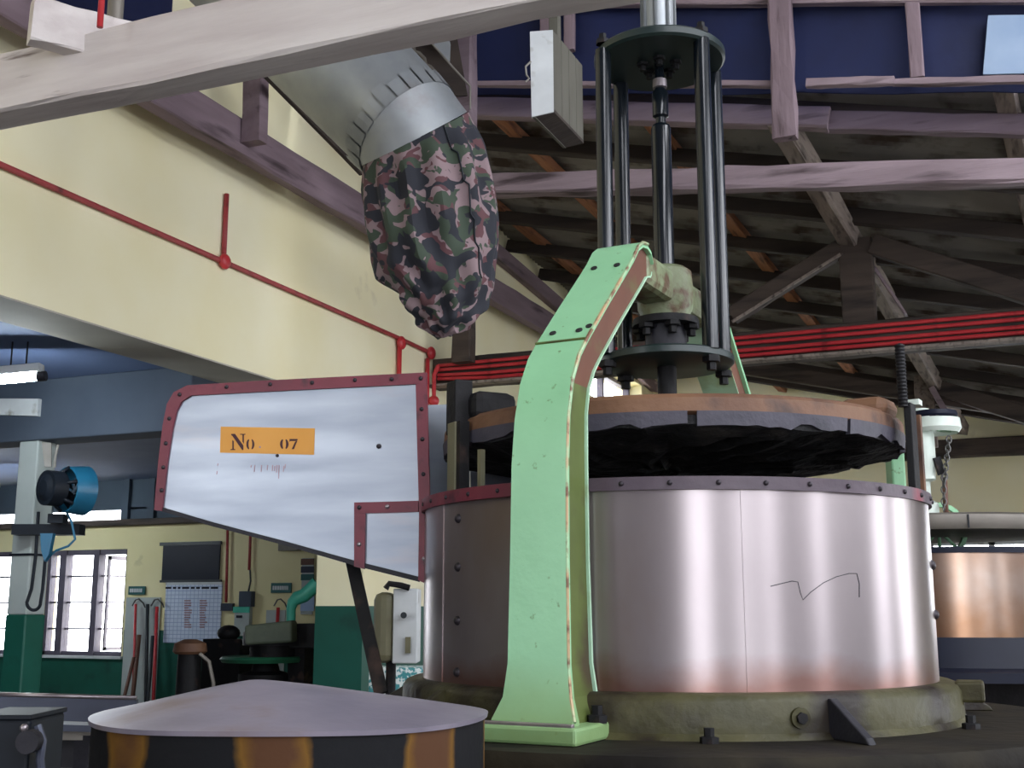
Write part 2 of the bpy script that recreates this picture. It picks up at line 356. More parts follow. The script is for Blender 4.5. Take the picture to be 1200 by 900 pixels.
# far wall (sloped head)
m = MB()
def wpoly(pts): m.poly([(x, YF, z) for x, z in pts], (0, 1, 0), .2)
wx0, wx1, wz0, wz1 = -1.0, 3.2, 1.5, 2.60
wpoly([(XB, 0), (wx0, 0), (wx0, roofz(wx0, YF)+.2), (XB, roofz(XB, YF)+.2)])
wpoly([(wx0, 0), (wx1, 0), (wx1, wz0), (wx0, wz0)]); wpoly([(wx0, wz1), (wx1, wz1), (wx1, roofz(wx1, YF)+.2), (wx0, roofz(wx0, YF)+.2)])
wpoly([(wx1, 0), (5.7, 0), (5.7, roofz(5.7, YF)+.2), (wx1, roofz(wx1, YF)+.2)])
wf = struct(m.build('wall_far', 'yellow_wall'))
m = MB(); n_ = 6
for i in range(n_+1):
    x = wx0+(wx1-wx0)*i/n_; m.box((x-.035, YF+.03, wz0), (x+.035, YF+.12, wz1))
for z in (wz0+.03, 2.3, wz1-.03): m.box((wx0, YF+.03, z-.03), (wx1, YF+.12, z+.03))
w4 = struct(m.build('window_4', 'white_paint'))
for i in range(n_):
    x = wx0+(wx1-wx0)*(i+.5)/n_; MB().box((x-.3, YF+.07, wz0+.05), (x+.3, YF+.075, 2.28)).build('pane', 'window_glass', w4)
    MB().box((x-.3, YF+.06, 2.32), (x+.3, YF+.08, wz1-.05)).build('panel', ('brown_pole' if i < 2 else 'window_glass'), w4)
# right and rear walls of the hall with tall windows
def wall_with_windows(name, axis, c, t, a0, a1, top, wins, z0, z1, matn):
    m = MB()
    def bx(u0, u1, q0, q1):
        if u1-u0 < .01: return
        if axis == 'X': m.box((c, u0, q0), (c+t, u1, q1))
        else: m.box((u0, c, q0), (u1, c+t, q1))
    bx(a0, a1, 0, z0); bx(a0, a1, z1, top); u = a0
    for p, q in wins: bx(u, p, z0, z1); u = q
    bx(u, a1, z0, z1)
    return struct(m.build(name, matn))
RW = [(-4.1, -3.1), (-2.0, -1.2), (1.1, 1.6), (4.8, 5.8)]
m = MB(); UPW = [(-5.4, -.4), (.2, 5.2)]  # UPW: upper window row added to throw more light on the left wall
m.box((XR, YB, 0), (XR+.2, 6.55, 1.0)); m.box((XR, YB, 3.0), (XR+.2, 6.55, 3.6)); m.box((XR, YB, 5.3), (XR+.2, 6.55, 6.0))
for row, z0, z1 in ((RW, 1.0, 3.0), (UPW, 3.6, 5.3)):
    u = YB
    for p, q in row: m.box((XR, u, z0), (XR+.2, p, z1)); u = q; portal((XR+.19, (p+q)/2, (z0+z1)/2), (0, math.pi/2, 0), z1-z0, q-p)
    m.box((XR, u, z0), (XR+.2, 6.55, z1))
struct(m.build('wall_right', 'hall_wall'))
m = MB()
for q in ([(6.55, 0), (15.7, 0), (15.7, 1.0), (6.55, 1.0)], [(6.55, 2.4), (15.7, 2.4), (15.7, roofz(XR, 15.7)), (6.55, roofz(XR, 6.55))], [(8.9, 1.0), (15.7, 1.0), (15.7, 2.4), (8.9, 2.4)], [(6.55, 1.0), (6.9, 1.0), (6.9, 2.4), (6.55, 2.4)]):
    m.poly([(XR, y, z) for y, z in q], (1, 0, 0), .2)
portal((XR+.19, 7.9, 1.7), (0, math.pi/2, 0), 1.4, 2.0)
struct(m.build('wall_right_low', 'yellow_wall'))
BW = [(-5.2, -3.4), (2.8, 4.6)]
wall_with_windows('wall_rear', 'Y', YB, -.2, -13.2, 5.7, 6.0, BW, 1.0, 4.6, 'hall_wall')
wn = 5
for wins, ax, z0, z1 in ((RW, 'X', 1.0, 3.0), (UPW, 'X', 3.6, 5.3), (BW, 'Y', 1.0, 4.6)):
    for p, q in wins:
        m = MB(); k = max(2, int((q-p)/.7)); zs = [z0+.03+(z1-z0-.06)*i/2 for i in range(3)]
        for i in range(k+1):
            u = p+(q-p)*i/k
            if ax == 'X': m.box((XR+.06, u-.025, z0), (XR+.12, u+.025, z1))
            else: m.box((u-.025, YB-.12, z0), (u+.025, YB-.06, z1))
        for z in zs:
            if ax == 'X': m.box((XR+.06, p, z-.025), (XR+.12, q, z+.025))
            else: m.box((p, YB-.12, z-.025), (q, YB-.06, z+.025))
        struct(m.build('window_%d' % wn, 'window_timber')); wn += 1
        if ax == 'Y': portal(((p+q)/2, YB-.19, (z0+z1)/2), (math.pi/2, 0, 0), q-p, z1-z0)
portal(((wx0+wx1)/2, YF+.18, 2.05), (-math.pi/2, 0, 0), wx1-wx0, 1.1)
SK = [(2.0, 3.4)]  # skylight slot out of view, added for soft light from overhead
m = MB(); u = XB
for p, q in SK: m.box((u, -6.2, 6.0), (p, 6.6, 6.1)); m.box((p, -6.2, 6.0), (q, -5.0, 6.1)); m.box((p, 5.2, 6.0), (q, 6.6, 6.1)); u = q
m.box((u, -6.2, 6.0), (5.7, 6.6, 6.1)); struct(m.build('ceiling', 'hall_dark'))
for p, q in SK: portal(((p+q)/2, .1, 6.09), (0, 0, 0), q-p, 10.2)

# clerestory wall of blue tarpaulin between the high and the low roof
YC = 6.55
def zc(x): return roofz(x, YC)
TA, TB = at(560, 99, Y=6.5), at(1300, 92, Y=6.5)
m = MB(); nx = 40; vs = []; fs = []
for j in range(9):
    for i in range(nx+1):
        x = XW+(XR-XW)*i/nx; zb = TA.z+(TB.z-TA.z)*(x-TA.x)/(TB.x-TA.x)-.03; z = zb+(6.0-zb)*j/8
        vs.append((x, YC+.05+.018*math.sin(i*1.7+j*.9)+random.uniform(-.006, .006), z))
for j in range(8):
    for i in range(nx): fs.append((j*(nx+1)+i, j*(nx+1)+i+1, (j+1)*(nx+1)+i+1, (j+1)*(nx+1)+i))
m.add(vs, fs, True); m.add([(v[0], v[1]+.012, v[2]) for v in vs], [f[::-1] for f in fs], True)
wc = struct(m.build('wall_clerestory', 'blue_tarp'))
def wood(name, p, q, wd, ht, mt, parent, up=(0, 0, 1), seg=6, jit=.004): return MB().beam(p, q, wd, ht, up, seg, jit).build(name, mt, parent)
a = at(560, 99, Y=6.5); b = at(905, 99, Y=6.5); wood('rail', a, b, .05, .03, 'pink_timber', wc)
a = at(945, 98, Y=6.48); b = at(1048, 95, Y=6.48); wood('rail', a, b, .05, .045, 'pink_timber', wc)
a = at(1046, 97, Y=6.5); b = at(1300, 92, Y=6.5); wood('rail', a, b, .05, .035, 'pink_timber', wc)
a = at(560, 3, Y=6.5); b = at(1300, -4, Y=6.5); wood('rail', a, b, .06, .07, 'pink_timber', wc)
for px, pw, y1 in ((1075, .075, 92), (640, .07, 100), (668, .06, 60)):
    a = at(px, y1, Y=6.5); wood('stud', a, (a.x, 6.5, 5.9), pw, .05, 'pink_stud', wc, up=(0, 1, 0))
a = at(921, 163, Y=6.44); wood('stud', a, (a.x, 6.44, 5.9), .13, .08, 'pink_stud', wc, up=(0, 1, 0), seg=10, jit=.007)
a = at(1150, 88, Y=6.52); b = at(1240, 20, Y=6.52)
MB().poly([at(1152, 88, Y=6.53), at(1240, 86, Y=6.53), at(1240, 18, Y=6.53), at(1158, 19, Y=6.53)], (0, -1, 0), .012).build('patch_sheet', 'pale_sheet', wc)

# low roof: corrugated sheets, members, purlins
rf = bpy.data.objects.new('ceiling_low', None); C.objects.link(rf); rf.location = (0, 11, 0); ORG[rf.name] = Vector((0, 11, 0)); struct(rf)
ys = [6.72+i*.91 for i in range(11)]; ys[-1] = 15.8
for i in range(len(ys)-1):
    y0, y1 = ys[i]-.03, ys[i+1]+.03; n = 26
    for x0, x1 in ((-4.9, -1.5), (-1.6, 2.2), (2.1, 5.7)):
        lift = .2+.01*(i % 2)+(.012 if x0 == -1.6 else 0); vs = []
        for X in (x0, x1):
            for k in range(n+1):
                vs.append(roof(X, y0+(y1-y0)*k/n, lift+.018*math.cos(k*math.pi)))
        k2 = len(vs); vs += [v+NR*.004 for v in vs]
        fs = [(k, k+1, n+2+k, n+1+k) for k in range(n)] + [(k2+k+1, k2+k, k2+n+1+k, k2+n+2+k) for k in range(n)]
        MB().add(vs, fs).build('roof_sheet', 'roof_sheet', rf)
for i, y in enumerate([6.95+.86*k for k in range(10)]):
    wood('rafter', roof(-4.44, y, .085), roof(5.45, y, .085), .08, .11, 'rafter_dark', rf, up=NR)
for px, py, mt in ((595, 147, 'orange_timber'), (772, 154, 'orange_timber'), (593, 250, 'orange_timber'), (1180, 120, 'grey_timber')):
    p = onplane(px, py, QR+NR*.15, NR); t0 = (6.62-p.y)/R_.y; t1 = (15.45-p.y)/R_.y
    if p.x < -4.3: p.x = -4.3
    wood('purlin', p+R_*t0, p+R_*t1, .11, .06, mt, rf, up=NR)
p = onplane(920, 150, QR, NR); wood('hip_beam', p+R_*(-.15), p+R_*8.4, .13, .14, 'grey_timber', rf, up=NR, seg=14, jit=.006)
p0 = onplane(580, 270, QR+NR*.03, NR); wood('wall_plate', roof(-4.36, 6.7, -.1), roof(-4.36, 15.4, -.1), .11, .13, 'wall_timber', rf, up=NR)
# two heavy pale purlins that show under the roof
wood('purlin', at(545, 127, Y=6.9), at(972, 140, Y=6.9), .09, .13, 'pink_timber', rf, seg=9, jit=.005)
wood('purlin', at(968, 143, Y=6.95), at(1320, 151, Y=6.95), .09, .115, 'purple_timber', rf, seg=9, jit=.005)
struct(MB().beam((XW, 15.4, 3.43), (1.0, 15.4, 3.43), .16, .22, (0, 0, 1), 8, .004).build('trim_1', 'dark_timber'))

# ------------------------------------------------------------------ side room
YS = 11.5
def pz(x, y, Y=YS): return at(x, y, Y=Y)
W1 = (pz(52, 700).x, pz(146, 700).x); W2 = (pz(-60, 700).x, pz(19, 700).x); WZ = (.965, 2.22)
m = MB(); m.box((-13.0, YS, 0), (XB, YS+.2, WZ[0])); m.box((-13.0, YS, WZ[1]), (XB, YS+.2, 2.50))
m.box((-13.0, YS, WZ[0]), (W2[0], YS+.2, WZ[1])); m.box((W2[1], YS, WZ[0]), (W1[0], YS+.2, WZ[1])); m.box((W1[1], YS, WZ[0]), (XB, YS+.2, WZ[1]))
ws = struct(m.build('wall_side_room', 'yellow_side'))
m = MB(); m.box((-13, YS-.01, 0), (XB, YS, WZ[0]-.02))
for x0, x1 in ((W2[1]+.03, W1[0]-.03), (W1[1]+.03, XB)): m.box((x0, YS-.01, WZ[0]-.02), (x1, YS, 1.27))
m.build('painted_dado', 'green_dado', ws)
MB().beam((-13, YS-.06, 2.53), (XB, YS-.06, 2.53), .14, .07).build('wall_plate', 'dark_timber', ws)
m = MB(); m.box((-13, YS+.05, 2.70), (XB, YS+.15, 3.06))
x0 = pz(140, 600).x
m.box((x0, YS+.05, 2.5), (XB, YS+.15, 2.72)); m.build('upper_panel', 'dark_upper', ws)
for px in (26, 58, 148, 178): 
    x = pz(px, 560).x; MB().box((x-.05, YS-.0, 2.55), (x+.05, YS+.05, 3.06)).build('post', 'dark_upper', ws)
struct(MB().box((-13.2, YB, 0), (-13.0, YS+.2, 3.5)).build('wall_side_left', 'hall_dark'))
struct(MB().box((-13.2, YB, 3.06), (XB, YS+.2, 3.5)).build('ceiling_side', 'blue_ceiling'))
def casement(name, x0, x1, mull, panes):
    m = MB(); y0, y1 = YS+.02, YS+.12
    m.box((x0, y0, WZ[0]), (x1, y1, WZ[0]+.05)); m.box((x0, y0, WZ[1]-.06), (x1, y1, WZ[1]))
    m.box((x0, y0, WZ[0]), (x0+.05, y1, WZ[1])); m.box((x1-.03, y0, WZ[0]), (x1, y1, WZ[1]))
    for c, wdt in mull: m.box((c-wdt/2, y0-.02, WZ[0]), (c+wdt/2, y1, WZ[1]))
    o = struct(m.build(name, 'window_timber'))
    MB().box((x0-.05, YS-.05, WZ[0]-.03), (x1+.03, YS+.1, WZ[0])).build('sill', 'white_paint', o)
    for a, b in panes:
        for k in range(1, 4):
            z = WZ[0]+(WZ[1]-WZ[0])*k/4; MB().box((a, y0+.03, z-.011), (b, y0+.06, z+.011)).build('glazing_bar', 'window_timber', o)
        for k in range(4):
            z = WZ[0]+(WZ[1]-WZ[0])*k/4; MB().box((a, y0+.04, z+.02), (b, y0+.045, z+.3)).build('pane', 'window_glass', o)
    return o
ma, mb_ = pz(71, 700).x, pz(110, 700).x
o = casement('window_1', W1[0], W1[1], ((ma, .10), (mb_, .085)), ((W1[0]+.05, ma-.05), (ma+.05, mb_-.04)))
sx = pz(121, 700).x       # right casement stands open outward, seen nearly edge on
m = MB(); m.box((mb_+.04, YS+.03, WZ[0]+.06), (sx-.05, YS+.05, WZ[1]-.07)) if False else None
m = MB().box((sx-.012, YS+.05, WZ[0]+.06), (sx+.012, YS+.5, WZ[0]+.1)).box((sx-.012, YS+.05, WZ[1]-.12), (sx+.012, YS+.5, WZ[1]-.07)).box((sx-.012, YS+.05, WZ[0]+.06), (sx+.012, YS+.09, WZ[1]-.07))
for k in range(1, 4):
    z = WZ[0]+(WZ[1]-WZ[0])*k/4; m.box((sx-.008, YS+.06, z-.012), (sx+.008, YS+.5, z+.012)).box((mb_, YS+.06, z-.01), (sx, YS+.08, z+.01))
m.build('open_sash', 'window_timber', o)
casement('window_2', W2[0], W2[1], (((W2[0]+W2[1])/2, .08),), ((W2[0]+.05, (W2[0]+W2[1])/2-.04), ((W2[0]+W2[1])/2+.04, W2[1]-.05)))
portal(((W1[0]+W1[1])/2, YS+.19, 1.6), (-math.pi/2, 0, 0), W1[1]-W1[0], 1.25)
portal(((W2[0]+W2[1])/2, YS+.19, 1.6), (-math.pi/2, 0, 0), W2[1]-W2[0], 1.25)
PCY = (at(22, 640, d=8.2).y+at(50, 640, d=8.2).y)/2
# concrete beam and column
tag(MB().box((-13, PCY-.1, 2.64), (XB, PCY+.15, 3.06)).build('concrete_beam', 'grey_concrete', bevel=.01), 'grey concrete cross beam under the dark ceiling of the side room', 'beam')
pc0 = at(22, 640, d=8.2); pc1 = at(50, 640, d=8.2); cx, cy, cw = (pc0.x+pc1.x)/2, (pc0.y+pc1.y)/2, .085
col = thing('pillar', 'slim pillar painted pale above and green below carrying the fan', 'pillar', (cx, cy, 0))
MB().box((cx-cw, cy-cw, 1.47), (cx+cw, cy+cw, 2.64)).build('shaft', 'white_side', col, bevel=.01)
MB().box((cx-cw-.004, cy-cw-.004, 0), (cx+cw+.004, cy+cw+.004, 1.47)).build('green_base', 'green_dado', col, bevel=.01)
MB().poly([(cx-.6, cy-.13, 2.86), (cx+.1, cy-.13, 2.80), (cx+.1, cy-.13, 2.92), (cx-.6, cy-.13, 2.97)], (0, 1, 0), .03).build('bracket', 'white_paint', col)
MB().box((cx-cw-.008, cy-cw-.008, 1.86), (cx+cw+.008, cy+cw+.008, 1.875)).build('strap', 'fan_dark', col)

# ================================================================== MAIN TEA ROLLER
D0 = 2.97; TH = math.radians(7.53)
AX = HD*(D0*math.cos(TH)) + RT*(D0*math.sin(TH)); AX.z = 0
EC = -AX.normalized(); ER = Vector((-EC.y, EC.x, 0)); ER = ER if ER.dot(RT) > 0 else -ER
def mp(r, phi, z, ax=AX):
    p = math.radians(phi); return Vector((ax.x, ax.y, z)) + (EC*math.cos(p)+ER*math.sin(p))*r
def rad(phi): p = math.radians(phi); return EC*math.cos(p)+ER*math.sin(p)
def tan(phi): p = math.radians(phi); return -EC*math.sin(p)+ER*math.cos(p)
ZT, ZB, ZJ = 1.262, 1.348, 1.733
roll = thing('tea_roller', 'large steel drum machine with green cast arm, hopper numbered 07 and raised rusty lid', 'machine', (AX.x, AX.y, 0))
c2 = (AX.x, AX.y)
# table and plinth
MB().lathe([(0, 1.19), (.90, 1.19), (.93, 1.205), (.93, 1.222), (.915, 1.228), (.915, 1.248), (.905, ZT), (0, ZT)], c2, 96).build('table', 'grime', roll)
MB().lathe([(0, 1.19), (.86, 1.19), (.84, 1.08), (.5, 1.0), (.45, .12), (.62, .1), (.62, 0), (0, 0)], c2, 64).build('plinth', 'grime', roll)
ring = MB().lathe([(.5, ZB-.002), (.625, ZB-.002), (.64, ZB-.008), (.648, ZB-.02), (.65, ZT+.012), (.662, ZT), (.5, ZT)], c2, 96).build('base_ring', 'olive_cast', roll)
for ph in (27, -48, -100, 150, 100, -150):
    n = tan(ph); MB().poly([mp(.645, ph, ZT)-n*.009, mp(.77, ph, ZT)-n*.009, mp(.76, ph, ZT+.012)-n*.009, mp(.655, ph, ZB-.012)-n*.009, mp(.645, ph, ZB-.012)-n*.009], n, .018).build('rib', ('dark_iron' if ph == 27 else 'olive_cast'), ring, bevel=.003)
b0 = mp(.648, 20.8, 1.302); n = rad(20.8)
MB().tube([b0, b0+n*.008], .019, 20).build('boss', 'olive_cast', ring)
MB().tube([b0+n*.004, b0+n*.016], .011, 6).build('bolt', 'black_iron', ring)
for ph, mt in ((77, 'grey_lead'),):
    n = rad(ph); MB().obox(mp(.662, ph, 1.325), n*.03, tan(ph)*.05, Vector((0, 0, .022))).build('lug', 'olive_cast', ring, bevel=.006)
for ph in (-33, 5, 60): put('bolt', NUT, ring, mp(.69, ph, ZT), sc=.9)
# jacket
jk = MB().lathe([(.595, ZB-.01), (.600, ZB-.01), (.600, ZJ+.02), (.592, ZJ+.02), (.592, ZB-.01)], c2, 128).build('jacket', 'steel_drum', roll)
def strip(ph0, ph1, z0, z1, r0, r1, seg=24):
    m = MB(); vs = []
    for i in range(seg+1):
        ph = ph0+(ph1-ph0)*i/seg; vs += [mp(r0, ph, z0), mp(r1, ph, z0), mp(r1, ph, z1), mp(r0, ph, z1)]
    fs = [(0, 1, 2, 3), (seg*4+3, seg*4+2, seg*4+1, seg*4)]
    for i in range(seg):
        a = i*4
        for k in range(4): fs.append((a+k, a+(k+1) % 4, a+4+(k+1) % 4, a+4+k))
    return m.add(vs, fs, True)
strip(13.2, 75, ZB-.004, ZJ, .5995, .6012).build('overlap_sheet', 'steel_drum', jk)
strip(-92, -57, ZB-.004, ZJ, .5995, .6015).build('overlap_sheet', 'steel_drum', jk)
for y in (608, 665, 727, 786):
    z = 1.5+(715-y)*2.62/1425; put('rivet', RIVET, jk, mp(.600, -50, z), rad(-50))
for z in (1.60, 1.49): put('rivet', RIVET, jk, mp(.601, 74, z), rad(74))
for z in (1.60, 1.49): put('rivet', RIVET, jk, mp(.601, 80, z), rad(80))
band = MB().lathe([(.600, ZJ), (.608, ZJ), (.608, ZJ+.026), (.590, ZJ+.026), (.590, ZJ), (.600, ZJ)], c2, 128).build('rim_band', 'purple_band', roll)
strip(-86, -22, ZJ-.001, ZJ+.027, .600, .6095, 30).build('red_strip', 'red_band', band)
for k in range(40): put('bolt', BOLT, band, mp(.609, -90+k*9, ZJ+.013), rad(-90+k*9), .75)
# pen scrawl
pts = [(903, 687), (915, 684), (928, 681), (935, 682), (938, 695), (941, 703), (950, 694), (965, 683), (980, 676), (995, 672), (1004, 672), (1007, 684), (1007, 700)]
def ondrum(x, y, r):
    e, d = EYE-Vector((AX.x, AX.y, 0)), ray(x, y); a_ = d.x**2+d.y**2; b_ = e.x*d.x+e.y*d.y; cc = e.x**2+e.y**2-r*r
    return EYE + d*((-b_-math.sqrt(b_*b_-a_*cc))/a_)
MB().tube([ondrum(x, y, .6013) for x, y in pts], .0009, 5).build('pen_scrawl', 'dark_iron', jk)

# arms: two cast channels from the table to the hub
def arm_path(outer):
    if outer: return [(.775, ZT), (.765, 1.30), (.748, 1.34), (.742, 1.40), (.738, 1.60), (.733, 1.78), (.722, 1.87), (.700, 1.945), (.664, 2.003), (.625, 2.043), (.52, 2.140), (.405, 2.243), (.365, 2.28), (.33, 2.318), (.30, 2.336), (.268, 2.340), (.240, 2.330), (.226, 2.305)]
    return [(.575, ZT), (.585, 1.30), (.600, 1.34), (.607, 1.40), (.612, 1.60), (.612, 1.80), (.608, 1.89), (.592, 1.945), (.565, 1.985), (.535, 2.015), (.43, 2.110), (.32, 2.205), (.285, 2.235), (.255, 2.262), (.243, 2.266), (.232, 2.268), (.225, 2.275), (.222, 2.285)]
HW = [.088, .084, .069, .062, .059, .058, .057] + [.056]*11
def make_arm(phi):
    out, inn = arm_path(True), arm_path(False); n = len(out); t = tan(phi)
    def slab(A_, B_, wa, wb):     # closed strip between two paths
        vs = []
        for i in range(n):
            for (r, z), wv in ((A_[i], wa[i]), (B_[i], wb[i])):
                vs += [mp(r, phi, z)-t*wv, mp(r, phi, z)+t*wv]
        fs = [(0, 1, 3, 2), tuple((n-1)*4+k for k in (2, 3, 1, 0))]
        for i in range(n-1):
            a = i*4
            for p, q in ((0, 1), (1, 3), (3, 2), (2, 0)): fs.append((a+p, a+q, a+4+q, a+4+p))
        return MB().add(vs, fs, True)
    lerp = lambda k: [(o[0]+(i_[0]-o[0])*k, o[1]+(i_[1]-o[1])*k) for o, i_ in zip(out, inn)]
    f1, f2, f3 = lerp(.15), lerp(.95), lerp(.5)
    a = slab(out, f1, HW, HW).build('arm', 'green_paint', roll, bevel=.005)
    slab(f2, inn, [v*.90 for v in HW], [v*.90 for v in HW]).build('rear_flange', 'green_pale', a, bevel=.003)
    MB().obox(mp(.155, phi, 2.293), rad(phi)*.10, t*.048, Vector((0, 0, .042))).build('neck', 'hub_cast', a, bevel=.018)
    wv = [v*.80 for v in HW]
    k = 8
    lo_ = slab(f1[:], f2[:], wv, wv)
    # lower web olive, upper web rust-brown primer
    def part(i0, i1):
        vs = []
        for i in range(i0, i1):
            for (r, z) in (f1[i], f2[i]): vs += [mp(r, phi, z)-t*wv[i], mp(r, phi, z)+t*wv[i]]
        q_ = i1-i0; fs = [(0, 1, 3, 2), tuple((q_-1)*4+k for k in (2, 3, 1, 0))]
        for i in range(q_-1):
            for p, q in ((0, 1), (1, 3), (3, 2), (2, 0)): fs.append((i*4+p, i*4+q, i*4+4+q, i*4+4+p))
        return MB().add(vs, fs)
    part(0, k).build('web', 'olive_web', a); part(k-1, n).build('web', 'rust_web', a)
    # worn bare line along the arris
    ed = MB()
    for i in range(1, n-3):
        p, q = out[i], out[i+1]
        ed.tube([mp(p[0]-.004, phi, p[1])+t*(HW[i]+.0005), mp(q[0]-.004, phi, q[1])+t*(HW[i+1]+.0005)], .0042, 6, False)
    ed.build('worn_edge', 'chipped_edge', a)
    for r, z, sd in ((.60, 2.066, -.03), (.60, 2.066, .03), (.59, 2.075, .048), (.385, 2.262, -.028), (.385, 2.262, .028)):
        put('hole', HOLE, a, mp(r, phi, z)+t*sd, rad(phi)*.68+Vector((0, 0, .73)))
    jn = mp(.628, phi, 2.041); MB().obox(jn, t*.0565, (rad(phi)*.73-Vector((0, 0, .68)))*.0025, (rad(phi)*.68+Vector((0, 0, .73)))*.0022).build('joint', 'olive_web', a)
    # foot pad
    MB().poly([mp(.60, phi, ZT)-t*.10, mp(.60, phi, ZT)+t*.10, mp(.80, phi, ZT)+t*.105, mp(.80, phi, ZT)-t*.105], (0, 0, 1), .032).build('foot', 'green_paint', a, bevel=.006)
    MB().obox(mp(.787, phi, ZT+.034), t*.095, rad(phi)*.006, (0, 0, .004)).build('worn_edge', 'bolt_bright', a, bevel=.002)
    for s in (-1, 1): put('bolt', NUT, a, mp(.66, phi, ZT+.032)+t*.085*s)
    return a
HOLE = MB().lathe([(0, .0025), (.0075, .0025), (.0075, -.003)], n=12).mesh('hole', 'tar_black')
make_arm(-20)
make_arm(160)
# hub at the axis
hub = MB().lathe([(0, 2.355), (.055, 2.355), (.068, 2.345), (.072, 2.30), (.07, 2.25), (.062, 2.235), (.06, 2.215), (0, 2.215)], c2, 32).build('hub', 'hub_cast', roll)
MB().lathe([(0, 2.222), (.082, 2.222), (.084, 2.212), (.084, 2.204), (0, 2.204)], c2, 40).build('flange', 'black_iron', hub)
MB().lathe([(0, 2.205), (.05, 2.205), (.052, 2.17), (.05, 2.13), (.06, 2.125), (0, 2.12)], c2, 28).build('neck', 'dark_iron', hub)
for k in range(6): put('bolt', NUT, hub, mp(.066, k*60+15, 2.205), (0, 0, -1), 1.0)
# hanging cage: two plates, four posts, screw
cage = MB().lathe([(0, 2.126), (.160, 2.126), (.168, 2.121), (.168, 2.106), (.160, 2.100), (0, 2.100)], c2, 64).build('lower_plate', 'plate_black', roll)
MB().lathe([(0, 2.945), (.165, 2.945), (.172, 2.938), (.172, 2.922), (.165, 2.916), (0, 2.916)], c2, 64).build('upper_plate', 'plate_black', roll)
corners = []
for sx_, sy_ in ((-.128, .098), (.128, .098), (.128, -.098), (-.128, -.098)):
    ca, sa = math.cos(math.radians(11)), math.sin(math.radians(11))
    p = Vector((AX.x, AX.y, 0)) + ER*(sx_*ca-sy_*sa) + EC*(sx_*sa*.6+sy_*ca); corners.append(p)
for p in corners:
    po = MB().tube([p+Vector((0, 0, 2.12)), p+Vector((0, 0, 2.925))], .0205, 20).build('post', 'black_blue', roll)
    put('bolt', NUT, po, p+Vector((0, 0, 2.101)), (0, 0, -1), 1.1)
    put('bolt', NUT, po, p+Vector((0, 0, 2.944)), (0, 0, 1), .9)
sc_ = MB().lathe([(.0, 2.36), (.026, 2.36), (.026, 2.735), (.022, 2.745), (.013, 2.75), (.013, 2.765), (.021, 2.77), (.021, 2.835), (.012, 2.85), (.012, 2.92)], c2, 24).build('screw', 'black_blue', roll)
MB().lathe([(0, 2.872), (.0185, 2.872), (.019, 2.85), (.012, 2.848)], c2, 16).build('collar', 'bolt_bright', sc_)
for k in range(5): put('bolt', NUT, sc_, mp(.045, k*72, 2.918), (0, 0, -1), .8)
tb = MB().lathe([(.042, 2.94), (.042, 5.95)], c2, 24)
tb.build('lift_tube', 'galvanised', roll)
for k in range(8): MB().tube([mp(.043, k*45-10, 2.946), mp(.043, k*45-10, 5.95)], .0055, 8).build('tube_rib', 'galvanised', roll)
MB().lathe([(0, 2.10), (.024, 2.10), (.024, 1.99), (.03, 1.985), (.03, 1.965), (.05, 1.955), (.055, 1.93), (.08, 1.925)], c2, 24).build('lid_stem', 'black_iron', roll)
# lid
ld = MB().lathe([(0, 1.935), (.10, 1.935), (.45, 1.945), (.545, 1.935), (.556, 1.925), (.558, 1.897), (.550, 1.892), (.30, 1.880), (0, 1.885)], c2, 96).build('pressure_lid', 'rust_rim', roll)
random.seed(3)
segs = [(-95, -64), (-62, -30), (-29.5, 4), (6, 42), (43, 78), (80, 120), (121, 170), (171, 220), (221, 264)]
for a0, a1 in segs:     # lead-grey facing strips with torn lower edges
    vs = []; n = 14
    for i in range(n+1):
        ph = a0+(a1-a0)*i/n; zl = 1.868+random.uniform(-.006, .004)+(.012*random.random() if random.random() < .2 else 0)
        vs += [mp(.548, ph, 1.897), mp(.560, ph, 1.897), mp(.557, ph, zl), mp(.545, ph, zl)]
    fs = [(0, 1, 2, 3), tuple(n*4+k for k in (3, 2, 1, 0))]
    for i in range(n):
        for k in range(4): fs.append((i*4+k, i*4+(k+1) % 4, i*4+4+(k+1) % 4, i*4+4+k))
    MB().add(vs, fs).build('facing_strip', 'grey_lead', ld)
m = MB(); nr, na = 9, 72; vs = [mp(0, 0, 1.845)]
for j in range(1, nr+1):
    r = .548*j/nr
    for i in range(na):
        vs.append(mp(r, i*360/na, 1.868-.028*(1-(j/nr)**3)+random.uniform(-.012, .008)*(1 if j < nr else .5)))
fs = [(0, 1+(i+1) % na, 1+i) for i in range(na)]
for j in range(nr-1):
    for i in range(na): fs.append((1+j*na+i, 1+j*na+(i+1) % na, 1+(j+1)*na+(i+1) % na, 1+(j+1)*na+i))
k0 = len(vs); vs += [Vector((v.x, v.y, 1.89)) for v in vs[1+(nr-1)*na:1+nr*na]]
for i in range(na): fs.append((1+(nr-1)*na+i, 1+(nr-1)*na+(i+1) % na, k0+(i+1) % na, k0+i))
m.add(vs, fs, False).build('underside', 'tar_black', ld)
for ph in (-56, 64):
    n = rad(ph); hl = .035 if ph < 0 else .024; MB().obox(mp(.50, ph, 1.92+hl), n*.055, tan(ph)*.055, Vector((0, 0, hl))).build('lug', ('rust_rim' if ph > 0 else 'black_iron'), ld, bevel=.02)
MB().obox(mp(.565, -57, 1.955), rad(-57)*.022, tan(-57)*.028, Vector((0, 0, .062))).build('guide_shoe', 'black_iron', ld, bevel=.004)
